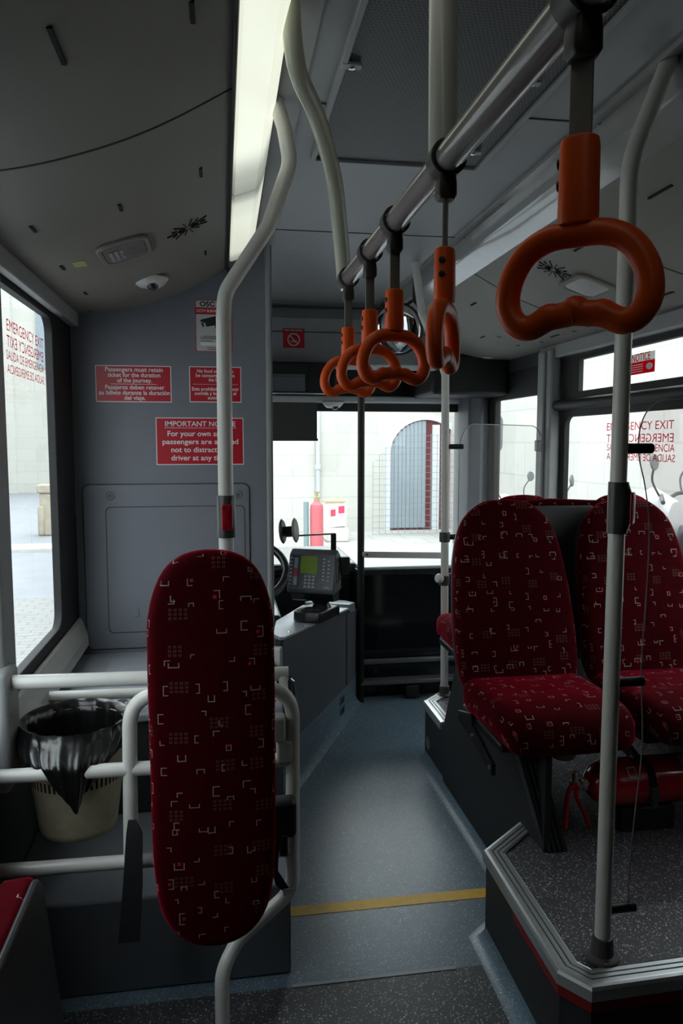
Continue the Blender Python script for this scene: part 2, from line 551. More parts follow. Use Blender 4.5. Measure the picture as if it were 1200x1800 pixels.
class MB:
    def __init__(s):
        s.bm = bmesh.new()
        s.uvl = s.bm.loops.layers.uv.new('UVMap')
        s.custom = set()

    def face(s, vs, mi=0):
        try:
            f = s.bm.faces.new(vs)
            f.material_index = mi
            return f
        except ValueError:
            return None

    def box(s, x0, x1, y0, y1, z0, z1, mi=0, mtx=None):
        c = [Vector((x, y, z)) for z in (z0, z1) for y in (y0, y1) for x in (x0, x1)]
        if mtx is not None:
            c = [mtx @ p for p in c]
        v = [s.bm.verts.new(p) for p in c]
        for q in ((0, 2, 3, 1), (4, 5, 7, 6), (0, 1, 5, 4), (2, 6, 7, 3), (0, 4, 6, 2), (1, 3, 7, 5)):
            s.face([v[i] for i in q], mi)
        return s

    def loft(s, rings, closed=True, cap0=True, cap1=True, mi=0, loop=False):
        R = [[s.bm.verts.new(p) for p in r] for r in rings]
        n = len(R[0])
        pairs = list(zip(R[:-1], R[1:]))
        if loop:
            pairs.append((R[-1], R[0]))
        for a, b in pairs:
            for i in range(n if closed else n - 1):
                j = (i + 1) % n
                s.face([a[i], a[j], b[j], b[i]], mi)
        if cap0 and not loop:
            s.face(list(reversed(R[0])), mi)
        if cap1 and not loop:
            s.face(R[-1], mi)
        return s

    def tube(s, P, r, seg=14, closed=False, mi=0, cap=True):
        P = [Vector(p) for p in P]
        N = len(P)
        T = []
        for i in range(N):
            a = P[(i - 1) % N] if closed or i > 0 else P[i]
            b = P[(i + 1) % N] if closed or i < N - 1 else P[i]
            T.append((b - a).normalized())
        up = Z if abs(T[0].z) < 0.9 else X
        nrm = (up - T[0] * up.dot(T[0])).normalized()
        rings = []
        for i in range(N):
            nrm = (nrm - T[i] * nrm.dot(T[i])).normalized()
            bn = T[i].cross(nrm)
            rr = r[i] if isinstance(r, (list, tuple)) else r
            rings.append([P[i] + (nrm * math.cos(2 * PI * k / seg) + bn * math.sin(2 * PI * k / seg)) * rr for k in range(seg)])
        s.loft(rings, True, cap, cap, mi, loop=closed)
        return s

    def lathe(s, prof, O, A=Z, seg=28, mi=0, cap0=True, cap1=True, mis=None, sx=1.0):
        O, A = Vector(O), Vector(A).normalized()
        u = (X if abs(A.x) < 0.9 else Y)
        u = (u - A * u.dot(A)).normalized()
        v = A.cross(u)
        rings = [[O + A * h + (u * math.cos(2 * PI * k / seg) * sx + v * math.sin(2 * PI * k / seg)) * max(r, 1e-5) for k in range(seg)] for r, h in prof]
        R = [[s.bm.verts.new(p) for p in r] for r in rings]
        for q, (a, b) in enumerate(zip(R[:-1], R[1:])):
            for i in range(seg):
                j = (i + 1) % seg
                s.face([a[i], a[j], b[j], b[i]], mis(q, i) if mis else mi)
        if cap0:
            s.face(list(reversed(R[0])), mi)
        if cap1:
            s.face(R[-1], mi)
        return s

    def prism(s, poly, O, U, Vv, N, t0, t1, mi=0):
        O = Vector(O)
        r0 = [O + U * a + Vv * b + N * t0 for a, b in poly]
        r1 = [O + U * a + Vv * b + N * t1 for a, b in poly]
        s.loft([r0, r1], mi=mi)
        return s

    def ringplate(s, outer, inner, O, U, Vv, N, t0, t1, mi=0):
        """plate with a hole: outer and inner loops have the same count"""
        O = Vector(O)
        mk = lambda L, t: [O + U * a + Vv * b + N * t for a, b in L]
        s.loft([mk(outer, t0), mk(outer, t1), mk(inner, t1), mk(inner, t0)], cap0=False, cap1=False, loop=True, mi=mi)
        return s

    def cushion(s, outline, O, U, Vv, N, t, er, bulge=0.0, mi=0, uv_off=(0, 0)):
        O = Vector(O)
        n = len(outline)
        P = [Vector((a, b)) for a, b in outline]
        nr = []
        for i in range(n):
            e = P[(i + 1) % n] - P[(i - 1) % n]
            nr.append(Vector((-e.y, e.x)).normalized() if e.length > 1e-9 else Vector((0, 0)))
        c = sum(P, Vector((0, 0))) / n
        hw = max(abs(p.x - c.x) for p in P)
        hh = max(abs(p.y - c.y) for p in P)
        rings = []
        mk = lambda ins, h: [O + U * (P[i] + nr[i] * ins).x + Vv * (P[i] + nr[i] * ins).y + N * h for i in range(n)]
        rings.append(mk(er * 0.7, 0))
        rings.append(mk(er * 0.2, er * 0.3))
        rings.append(mk(0, er * 0.8))
        rings.append(mk(0, max(er * 0.9, t - er)))
        for k in range(1, 6):
            a = k * PI / 10
            rings.append(mk(er * (1 - math.cos(a)), t - er + er * math.sin(a)))
        base = [P[i] + nr[i] * er for i in range(n)]
        for q in (0.86, 0.66, 0.42, 0.18):
            rings.append([O + U * (c + (p - c) * q).x + Vv * (c + (p - c) * q).y + N * (t + bulge * (1 - q * q)) for p in base])
        f0 = len(s.bm.faces)
        s.loft(rings, mi=mi)
        s.bm.faces.ensure_lookup_table()
        for f in s.bm.faces[f0:]:
            s.custom.add(f)
            for l in f.loops:
                d = l.vert.co - O
                a_, b_, k = d.dot(U), d.dot(Vv), t - d.dot(N)
                if k > 0.3 * er:
                    rx, ry = (a_ - c.x) / hw, (b_ - c.y) / hh
                    if abs(rx) > abs(ry):
                        a_ += math.copysign(k, rx)
                    else:
                        b_ += math.copysign(k, ry)
                l[s.uvl].uv = (a_ + uv_off[0], b_ + uv_off[1])
        return s

    def sweep(s, path, prof, mi=0, cap=True):
        """horizontal polyline swept with prof [(inward offset, height)], mitred; inward = left of travel"""
        P = [Vector(p) for p in path]
        N = len(P)
        rings = []
        for i in range(N):
            d0 = (P[i] - P[i - 1]).normalized() if i else None
            d1 = (P[i + 1] - P[i]).normalized() if i < N - 1 else None
            d0 = d0 or d1
            d1 = d1 or d0
            n0, n1 = Vector((-d0.y, d0.x, 0)), Vector((-d1.y, d1.x, 0))
            b = (n0 + n1).normalized()
            b = b / max(0.3, b.dot(n0))
            rings.append([P[i] + b * a + Z * h for a, h in prof])
        s.loft(rings, True, cap, cap, mi)
        return s

    def text(s, body, O, U, Vv, size, align='CENTER', bold=0.0, mi=0, sx=1.0, depth=0.0, fit=None):
        cu = bpy.data.curves.new('t', 'FONT')
        cu.body = body
        cu.size = size
        cu.align_x = align
        cu.align_y = 'CENTER'
        cu.offset = bold * size * 1.7
        cu.resolution_u = 3
        ob = bpy.data.objects.new('t', cu)
        COL.objects.link(ob)
        dg = bpy.context.evaluated_depsgraph_get()
        me = ob.evaluated_get(dg).to_mesh()
        O = Vector(O)
        N = U.cross(Vv)
        if fit:
            xs = [v.co.x for v in me.vertices]
            sx = fit / max(1e-6, max(xs) - min(xs))
        vs = [s.bm.verts.new(O + U * (v.co.x * sx) + Vv * v.co.y + N * depth) for v in me.vertices]
        for p in me.polygons:
            s.face([vs[i] for i in p.vertices], mi)
        ob.evaluated_get(dg).to_mesh_clear()
        bpy.data.objects.remove(ob)
        bpy.data.curves.remove(cu)
        return s

    def build(s, name, mats, parent=None, smooth=True, bevel=0.0, angle=38, recalc=True):
        bm = s.bm
        if recalc:
            bmesh.ops.recalc_face_normals(bm, faces=bm.faces[:])
        bm.normal_update()
        for f in bm.faces:
            if f in s.custom:
                continue
            a = max(range(3), key=lambda i: abs(f.normal[i]))
            for l in f.loops:
                c = l.vert.co
                l[s.uvl].uv = (c.y, c.z) if a == 0 else (c.x, c.z) if a == 1 else (c.x, c.y)
        lo = Vector([min(v.co[i] for v in bm.verts) for i in range(3)])
        hi = Vector([max(v.co[i] for v in bm.verts) for i in range(3)])
        c = (lo + hi) / 2
        if parent is None:
            c.z = lo.z
        for v in bm.verts:
            v.co -= c
        me = bpy.data.meshes.new(name)
        bm.to_mesh(me)
        bm.free()
        if not isinstance(mats, (list, tuple)):
            mats = [mats]
        for m_ in mats:
            me.materials.append(m_)
        if smooth:
            me.shade_smooth()
            me.set_sharp_from_angle(angle=math.radians(angle))
        o = bpy.data.objects.new(name, me)
        COL.objects.link(o)
        if parent is not None:
            o.parent = parent
            p, w = parent, Vector((0, 0, 0))
            while p is not None:
                w = w + p.location
                p = p.parent
            o.location = c - w
        else:
            o.location = c
        if bevel:
            bv = o.modifiers.new('bevel', 'BEVEL')
            bv.width = bevel
            bv.segments = 2
            bv.limit_method = 'ANGLE'
            bv.angle_limit = math.radians(40)
        return o


def tag(o, label=None, cat=None, group=None, kind=None):
    if label:
        o['label'] = label
    if cat:
        o['category'] = cat
    if group:
        o['group'] = group
    if kind:
        o['kind'] = kind
    return o


def thing(name, label, cat, loc, group=None):
    o = bpy.data.objects.new(name, None)
    o.empty_display_size = 0.05
    COL.objects.link(o)
    o.location = loc
    return tag(o, label, cat, group)


def struct(o):
    o['kind'] = 'structure'
    return o


def copy_tree(o, parent=None):
    c = o.copy()
    COL.objects.link(c)
    if parent is not None:
        c.parent = parent
    for ch in list(o.children):
        copy_tree(ch, c)
    return c


XL, XR = -0.60, 1.80          # side walls, inside
YP = 3.20                     # cab bulkhead
ZP = 0.28                     # seat platform
RT = 0.0185                   # tube radius


def B(*a, **k):
    return MB().box(*a, **k)
# ================================================================== THE SETTING
# floors
struct(B(XL - 0.05, XR + 0.05, 1.93, 5.3, -0.06, 0.0).build('floor', M['floor'], smooth=False))
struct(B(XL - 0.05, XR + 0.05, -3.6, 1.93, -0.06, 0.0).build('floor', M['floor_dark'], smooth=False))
struct(B(0.17, 0.64, 1.925, 1.937, 0.0, 0.0015).build('trim_5', M['shelf'], smooth=False))
tag(B(0.195, 0.93, 2.235, 2.285, 0.0, 0.0012).build('floor_line', M['yellow'], smooth=False),
    'worn yellow stripe painted across the grey aisle floor', 'floor marking')

# side walls below, between and above the windows
lw = MB()
lw.box(XL - 0.06, XL, -3.6, YP, 0, 0.76)
lw.box(XL - 0.06, XL, -3.6, 5.35, 1.97, 2.42)
lw.box(XL - 0.06, XL, -3.6, 1.06, 0.76, 1.97)  # unseen blank infill instead of rear windows, added to block light
lw.box(XL - 0.06, XL, YP, 5.35, -0.1, 1.2)
struct(lw.build('wall_left', M['dark_wall'], smooth=False))
rw = MB()
rw.box(XR, XR + 0.06, -3.6, 4.0, 0, 0.80)
rw.box(XR, XR + 0.06, -3.6, 5.35, 1.94, 2.42)
rw.box(XR, XR + 0.06, -3.6, 1.45, 0.8, 1.96)  # rear window left out, unseen solid wall added to keep light off
rw.box(XR, XR + 0.06, 4.84, 5.35, -0.1, 1.94)
struct(rw.build('wall_right', M['dark_wall'], smooth=False))
struct(B(XL, XR, -3.66, -3.6, 0, 2.42).build('wall_back', M['dark_wall'], smooth=False))
struct(B(XL - 0.06, XR + 0.06, -3.66, 5.4, 2.42, 2.46).build('roof', M['dark_wall'], smooth=False))

# ceiling: flat centre, light housings, hollowed side coves
struct(B(0.13, 0.99, -3.6, 4.45, 2.32, 2.34).build('ceiling', M['ceiling'], smooth=False))
sm = MB()
for yy in (1.876, 2.968):
    sm.box(0.13, 0.99, yy - 0.0025, yy + 0.0025, 2.3175, 2.3205)
struct(sm.build('trim_6', M['groove'], smooth=False))


def cove(sgn, x_in, x_wall, y0, y1, name):
    w = abs(x_in - x_wall) / 0.64
    prof = [(0.0, 2.222), (0.13, 2.147), (0.24, 2.096), (0.36, 2.055), (0.46, 2.031), (0.54, 2.022), (0.64, 2.018)]
    pr = [(x_in + sgn * a * w, z) for a, z in prof]
    sp = catmull([(a, z, 0) for a, z in pr], 5, closed=False)
    low = [Vector((p.x, 0, p.y)) for p in sp]
    high = [Vector((p.x, 0, p.y + 0.012)) for p in reversed(sp)]
    mb = MB()
    mb.loft([[p + Y * y0 for p in low + high], [p + Y * y1 for p in low + high]])
    o = struct(mb.build(name, M['cove'], smooth=True))
    return low


def cove_z(low, x):
    q = sorted(low, key=lambda p: p.x)
    for a, b in zip(q[:-1], q[1:]):
        if a.x <= x <= b.x:
            t = (x - a.x) / max(1e-9, b.x - a.x)
            return a.z + (b.z - a.z) * t
    return q[0].z if x < q[0].x else q[-1].z


LC = cove(-1, 0.04, XL, -3.6, YP, 'ceiling_cove')
RC = cove(1, 1.08, XR, -3.6, 4.9, 'ceiling_cove')
# joints between the cove panels
for nm, low, yy in (('trim_7', LC, 1.6), ('trim_8', RC, 3.15), ('trim_9', RC, 2.30)):
    mb = MB()
    mb.loft([[p + Vector((0, yy - 0.004, 0.002)) for p in low], [p + Vector((0, yy - 0.002, -0.0022)) for p in low],
             [p + Vector((0, yy + 0.002, -0.0022)) for p in low], [p + Vector((0, yy + 0.004, 0.002)) for p in low]],
            closed=False, cap0=False, cap1=False)
    struct(mb.build(nm, M['groove'], smooth=False, recalc=False))
# short air slots pressed through the panels
slots = [(0, 100, 80, 0.105), (0, 338, 20, 0.06), (0, 58, 402, 0.05), (0, 211, 364, 0.05), (0, 353, 302, 0.06), (0, 110, 470, 0.05),
         (0, 150, 515, 0.04), (0, 361, 444, 0.05), (1, 1160, 337, 0.11), (1, 1020, 435, 0.09), (1, 832, 534, 0.07), (1, 1170, 517, 0.09),
         (1, 1115, 477, 0.06), (1, 895, 572, 0.07), (1, 848, 592, 0.06), (1, 975, 590, 0.09), (1, 1060, 557, 0.09)]


def on_cove(px, py, low, side):
    z = 2.1
    for _ in range(30):
        p = at(px, py, z=z)
        z = 0.5 * z + 0.5 * cove_z(low, p.x)
    return at(px, py, z=z)


for side, px, py, ln in slots:
    low = LC if side == 0 else RC
    p = on_cove(px, py, low, side)
    mb = MB()
    mb.box(p.x - 0.004, p.x + 0.004, p.y - ln / 2, p.y + ln / 2, p.z - 0.0035, p.z + 0.004)
    tag(mb.build('air_slot', M['dark_hole'], smooth=False),
        'thin black air slot cut in the pale %s ceiling cove' % ('left' if side == 0 else 'right'), 'vent slot',
        'air slots in the %s ceiling cove' % ('left' if side == 0 else 'right'))

# wall-to-ceiling trims
struct(B(XL, XL + 0.035, -3.6, YP, 1.965, 2.022).build('trim_1', M['pillar'], bevel=0.006))
struct(B(XR - 0.04, XR, -3.6, 4.0, 1.95, 2.022).build('trim_2', M['pillar'], bevel=0.008))

# right light housing, switched off: a glossy sloping strip
mb = MB()
pr = [(1.08, 2.222), (1.00, 2.250), (0.985, 2.262), (0.975, 2.32), (0.93, 2.306), (0.93, 2.34), (1.10, 2.34), (1.10, 2.23)]
mb.loft([[Vector((a, -3.6, z)) for a, z in pr], [Vector((a, 4.45, z)) for a, z in pr]])
struct(mb.build('trim_3', M['ceiling_gloss'], smooth=True, angle=20))
struct(B(0.13, 0.20, -3.6, 4.45, 2.314, 2.322).build('trim_4', M['ceiling'], smooth=False))

# left wall window strip ------------------------------------------------------
def side_window(n, x, sgn, y0, y1, z0, z1, oy0, oy1, oz0, oz1, rad, gm='glass', uo=None):
    """black surround with a rounded opening and a pane; sgn: inward normal along x"""
    U, N = Y, X * sgn
    O = Vector((x, 0, 0))
    inner = rrect(y1 - y0, z1 - z0, rad, 7, (y0 + y1) / 2, (z0 + z1) / 2)
    outer = rrect(oy1 - oy0, oz1 - oz0, 0.001, 7, (oy0 + oy1) / 2, (oz0 + oz1) / 2)
    g = MB()
    g.prism(rrect(y1 - y0 + 0.02, z1 - z0 + 0.02, rad, 7, (y0 + y1) / 2, (z0 + z1) / 2), O, U, Z, N, -0.034, -0.028)
    w = struct(g.build('window_%d' % n, M[gm], smooth=False))
    f = MB().ringplate(outer, inner, O, U, Z, N, -0.035, -0.004)
    f.build('window_frame', M['rubber'], w, bevel=0.004)
    return w


side_window(1, XL, 1, 2.18, 2.90, 0.812, 1.95, 2.06, YP, 0.75, 1.975, 0.06)
side_window(2, XL, 1, 1.16, 1.93, 0.812, 1.95, 1.06, 2.06, 0.75, 1.975, 0.06)
#side_window(3, XL, 1, -1.5, 0.15, 0.812, 1.95, -2.62, 0.25, 0.75, 1.975, 0.06)
side_window(9, XL, 1, 3.4, 4.9, 1.25, 1.93, YP, 5.1, 1.19, 1.975, 0.06)
# pillar between the left windows, with its moulded lower casing
pl = MB()
pl.box(XL, XL + 0.045, 1.96, 2.085, 0.86, 1.97)
pl.box(XL, XL + 0.065, 1.90, 2.02, 0.62, 0.93)
pl.box(XL, XL + 0.06, 0.15, 0.35, 0.6, 1.97)
struct(pl.build('trim_10', M['pillar'], bevel=0.015))
# pale sill under the left windows
mb = MB()
pr = [(XL, 0.772), (XL + 0.010, 0.765), (XL + 0.034, 0.70), (XL + 0.036, 0.655), (XL, 0.64)]
mb.loft([[Vector((a, -2.6, z)) for a, z in pr], [Vector((a, YP, z)) for a, z in pr]])
struct(mb.build('trim_11', M['sill'], smooth=False))

# right wall: hopper over fixed pane, pillar, narrow door glass -----------------
side_window(4, XR, -1, 1.55, 3.625, 1.762, 1.922, 1.45, 3.84, 1.70, 1.96, 0.004, 'glass_r')
side_window(5, XR, -1, 1.55, 3.765, 0.90, 1.635, 1.45, 3.84, 0.78, 1.70, 0.05, 'glass_r')
#side_window(6, XR, -1, -1.6, 1.05, 0.90, 1.90, -2.62, 1.15, 0.78, 1.96, 0.05, 'glass_r')
w = side_window(7, XR, -1, 4.07, 4.80, 0.30, 1.775, 3.98, 4.92, -0.05, 1.96, 0.012, 'glass_r')
bar = MB().tube([(XR - 0.02, 1.2, 1.697), (XR - 0.02, 3.84, 1.697)], 0.028, 12)
struct(bar.build('trim_12', M['rubber']))
pl = MB()
pl.box(XR - 0.06, XR, 3.81, 3.985, 0.28, 2.0)
pl.box(XR - 0.075, XR - 0.055, 3.865, 3.93, 0.28, 1.99)
struct(pl.build('trim_13', M['pillar'], bevel=0.012))
# windscreen post between door and windscreen
pl = MB()
pl.loft([[Vector(p) for p in ((1.63, 5.02, z), (1.66, 4.90, z), (1.74, 4.86, z), (1.80, 4.9, z), (1.80, 5.3, z), (1.68, 5.3, z))] for z in (0.0, 2.0)])
struct(pl.build('trim_14', M['post'], bevel=0.015))
struct(B(1.30, 1.80, 4.55, 5.3, 1.80, 2.05).build('trim_15', M['rubber'], bevel=0.02))

# front: header over the windscreen --------------------------------------------
hd = MB()
pr = [(4.45, 2.34), (4.45, 2.30), (4.40, 2.22), (4.40, 1.96), (4.46, 1.94), (4.52, 1.94), (4.52, 2.34)]
hd.loft([[Vector((0.0, a, z)) for a, z in pr], [Vector((1.30, a, z)) for a, z in pr]])
struct(hd.build('wall_front', M['header'], smooth=False, bevel=0.004))
struct(B(0.19, 1.30, 4.397, 4.401, 2.139, 2.144).build('trim_16', M['groove'], smooth=False))
struct(B(0.19, 1.30, 4.43, 4.455, 2.286, 2.296).build('trim_17', M['groove'], smooth=False))
hr = MB()
hr.box(XL, XR, 5.12, 5.2, 1.80, 2.42)
hr.box(XL, XR, 4.52, 5.2, 2.36, 2.42)
struct(hr.build('wall_front_recess', M['rubber'], smooth=False))
struct(B(XL, 1.66, 5.02, 5.12, 1.77, 1.815).build('trim_18', M['light_rail'], bevel=0.012))
struct(B(XL, 1.70, 5.11, 5.16, 1.715, 1.80).build('trim_19', M['rubber'], smooth=False))
# windscreen in two panes
for n, (x0, x1) in enumerate(((XL, 0.955), (0.975, 1.72))):
    g = MB()
    g.loft([[Vector(p) for p in ((x0, 5.20, 0.60), (x1, 5.20, 0.60), (x1, 5.14, 1.78), (x0, 5.14, 1.78))],
            [Vector(p) for p in ((x0, 5.206, 0.60), (x1, 5.206, 0.60), (x1, 5.146, 1.78), (x0, 5.146, 1.78))]])
    struct(g.build('window_%d' % (10 + n), M['glass'], smooth=False))
# dashboard shelf and front apron
db = MB()
db.loft([[Vector((x, a, z)) for a, z in ((4.22, 0.0), (4.16, 0.30), (4.16, 0.74), (4.20, 0.762), (5.22, 0.70), (5.22, -0.1), (4.3, -0.1))] for x in (0.77, 1.72)])
struct(db.build('front_apron', M['gloss_black'], smooth=False, bevel=0.006))
struct(B(0.79, 1.70, 4.24, 5.18, 0.745, 0.772).build('trim_20', M['ledge'], smooth=False, bevel=0.01))

# cab bulkhead ------------------------------------------------------------------
bk = MB()
bk.box(XL, 0.185, YP, YP + 0.05, 0, 2.42)
bk.box(0.185, 0.215, YP + 0.01, YP + 0.05, 0.6, 2.34)
struct(bk.build('wall_partition', M['partition'], smooth=False))
struct(MB().tube([(0.195, YP + 0.012, 0.60), (0.195, YP + 0.012, 2.36)], 0.014, 14).build('trim_21', M['pillar']))
# equipment box under the bulkhead with a lower plinth
eb = MB()
eb.box(XL, 0.19, 2.46, YP, 0.27, 0.58)
eq = struct(eb.build('equipment_box', M['dark_wall'], bevel=0.004))  # charcoal front holds the shade under the shelf in its colour
MB().box(XL, 0.19, 2.45, YP, 0.58, 0.615).build('top_shelf', M['shelf'], eq, bevel=0.010)
MB().box(-0.46, 0.16, 2.62, 3.10, 0.6152, 0.622).build('lid', M['shelf'], eq, bevel=0.004)
pb = MB()
pb.box(XL, 0.172, 1.98, YP, 0.0, 0.27)
struct(pb.build('plinth', M['plinth'], bevel=0.008))

# seat platform on the right ----------------------------------------------------
NEAR = [(1.80, 1.485), (0.804, 1.463), (0.758, 1.525), (0.764, 2.034), (0.945, 2.185)]
poly = [(1.80, 1.485), (1.80, 3.445), (1.03, 3.425), (0.932, 3.325), (0.932, 2.175), (0.764, 2.034), (0.758, 1.525), (0.804, 1.463)]
struct(MB().prism(poly, (0, 0, 0), X, Y, Z, 0.0, ZP - 0.004).build('seat_platform', M['box_side'], smooth=False))
struct(MB().prism(poly, (0, 0, 0), X, Y, Z, ZP - 0.004, ZP).build('seat_platform_top', M['platform'], smooth=False))
# side panel hiding the space under the seats
sp_ = [(2.19, 0.0), (2.19, 0.279), (2.0, 0.2805), (2.0, 0.60), (2.86, 0.60), (3.02, 0.283), (3.02, 0.0)]
struct(MB().prism(sp_, (0.9295, 0, 0), Y, Z, X, 0, 0.02).build('side_panel', M['box_side'], smooth=False))
# cove of vinyl where floor meets walls
def floor_cove(path, name, r=0.045, mt='floor'):
    prof = [(0.0, r)] + [(r - r * math.cos(a), r - r * math.sin(a)) for a in [k * PI / 10 for k in range(1, 5)]] + [(r, 0.0006), (0.0, 0.0006)]
    struct(MB().sweep([Vector((a, b, 0)) for a, b in path], prof).build(name, M[mt]))
floor_cove([(0.932, 2.19), (0.932, 3.325), (1.03, 3.425)], 'trim_22')
floor_cove([(0.758, 1.54), (0.764, 2.034), (0.932, 2.175)], 'trim_23')

# ================================================================== THINGS
# ribbed aluminium nosing and the red stripe below
def nosing(path, label, red_from=None):
    P = [Vector((a, b, ZP)) for a, b in path]
    t = thing('step_nosing', label, 'step edge', P[len(P) // 2])
    w = 0.048
    prof = [(-0.010, -0.030), (-0.010, -0.004), (-0.006, 0.003), (0.0, 0.005)]
    x = 0.004
    for k in range(3):
        prof += [(x, 0.0055), (x + 0.0095, 0.0055), (x + 0.0105, 0.003), (x + 0.0135, 0.003)]
        x += 0.0145
    prof += [(w, 0.0045), (w, 0.0), (0.0, -0.0005), (0.0, -0.030)]
    MB().sweep(P, prof).build('nosing_profile', M['alu'], t, smooth=False)
    for k in range(2):
        a = 0.004 + 0.0145 * k + 0.0100
        MB().sweep(P, [(a, 0.0031), (a + 0.0040, 0.0031), (a + 0.0040, 0.0045), (a, 0.0045)]).build('groove_insert', M['groove'], t, smooth=False)
    if red_from:
        MB().sweep([Vector((a, b, ZP)) for a, b in red_from], [(-0.007, -0.058), (-0.007, -0.029), (-0.0005, -0.029), (-0.0005, -0.058)]).build('red_stripe', M['stripe_red'], t, smooth=False)
    return t


def flip(p):
    return list(reversed(p))


nosing(flip(NEAR), 'ribbed aluminium step edge with red stripe along the near grey seat platform',
       flip([(1.80, 1.485), (0.804, 1.463), (0.758, 1.525), (0.760, 1.80)]))
nosing([(1.20, 3.430), (1.03, 3.425), (0.932, 3.325), (0.932, 3.05)],
       'short ribbed aluminium step edge at the far pole foot near the front')

# ---- ceiling light -------------------------------------------------------------
t = thing('ceiling_light', 'long lit strip light running along the left ceiling edge', 'ceiling light', (0.08, 1.4, 2.22))
h = MB()
pr = [(0.030, 2.224), (0.036, 2.214), (0.044, 2.222), (0.112, 2.246), (0.118, 2.250), (0.142, 2.318), (0.03, 2.318)]
h.loft([[Vector((a, -1.2, z)) for a, z in pr], [Vector((a, YP, z)) for a, z in pr]])
h.build('housing', M['cove'], t, smooth=False)
MB().box(0.030, 0.0365, -1.2, YP, 2.204, 2.224).build('black_seal', M['black'], t, smooth=False)
dz = [(0.038, 2.2175), (0.046, 2.2135), (0.108, 2.236), (0.118, 2.246), (0.137, 2.300), (0.13, 2.300), (0.108, 2.246), (0.044, 2.2225)]
for k, (y0, y1, lm) in enumerate(((-1.15, 2.26, 'lamp_a'), (2.275, 3.06, 'lamp_b'))):
    MB().loft([[Vector((a, y0, z)) for a, z in dz], [Vector((a, y1, z)) for a, z in dz]]).build('diffuser', M[lm], t, smooth=True, angle=25)

# ---- roof ventilation grille ----------------------------------------------------
hx0, hx1, hy0, hy1 = 0.262, 0.768, 1.10, 2.222
t = thing('roof_vent', 'black perforated air grille in the ceiling between the rails', 'vent', (0.515, 1.66, 2.30))
MB().ringplate(rrect(hx1 - hx0, hy1 - hy0, 0.012, 3, (hx0 + hx1) / 2, (hy0 + hy1) / 2),
               rrect(hx1 - hx0 - 0.03, hy1 - hy0 - 0.03, 0.006, 3, (hx0 + hx1) / 2, (hy0 + hy1) / 2),
               (0, 0, 0), X, Y, Z, 2.305, 2.322).build('frame', M['ceiling'], t, bevel=0.002)
g = MB()
g.box(hx0 + 0.01, hx1 - 0.01, hy0 + 0.01, hy1 - 0.01, 2.3135, 2.318)
g.build('perforated_sheet', M['perf'], t, smooth=False)
for px, py in ((618, 116), (933, 146), (832, 268)):
    p = at(px, py, z=2.306)
    MB().box(p.x - 0.022, p.x + 0.022, p.y - 0.011, p.y + 0.011, 2.303, 2.309).build('clip', M['pillar'], t, bevel=0.002)
    MB().lathe([(0.0075, 0.0), (0.0075, -0.003), (0.003, -0.004)], (p.x, p.y, 2.303), Z, 14).build('screw', M['steel'], t)

# ---- grab poles and rails -------------------------------------------------------
o = MB().tube(fillet([(0.006, 1.875, 0.890), (0.008, 1.87, 1.80), (0.012, 1.87, 1.862), (0.118, 1.86, 2.02), (0.172, 1.86, 2.17), (0.158, 1.86, 2.25), (0.134, 1.86, 2.322)], 0.09, 8), RT, 16).build('grab_pole', M['rail'])
tag(o, 'pale grab pole rising behind the tall red backrest and bending at the ceiling', 'pole')
pts = [at(490, 52, y=1.43), at(520, 112, y=1.50), at(557, 205, y=1.60), at(586, 310, y=1.70), at(597, 400, y=1.775), (0.3, 1.842, 1.90)]
pts[0] = Vector((0.128, 1.40, 2.335))
o = MB().tube(catmull(pts, 6, closed=False), RT, 16).build('grab_pole', M['rail_lamp_tint'])
tag(o, 'curved pole in lamp-tinted cream dropping from the lit strip to the overhead rail end', 'pole')


def rail_pt(y):
    return Vector((0.3, y, 1.8588 + 0.0159 * y))


t = thing('overhead_rail', 'thick taupe grab rail running overhead with orange straps', 'grab rail', rail_pt(0.8))
MB().tube([rail_pt(-1.2), rail_pt(1.845)], 0.019, 20).build('tube', M['rail_dark'], t)
MB().lathe([(0.0, -0.006), (0.012, -0.005), (0.019, 0.0), (0.019, 0.006)], rail_pt(1.849) , -Y, 18).build('end_cap', M['clamp'], t)
vy = at(778, 262, x=0.3).y
o = MB().tube([(0.3, vy, rail_pt(vy).z + 0.012), (0.297, vy, 2.322)], 0.0195, 18).build('grab_pole', M['rail'])
tag(o, 'short grey hanger pole holding the overhead rail below the black grille', 'pole')


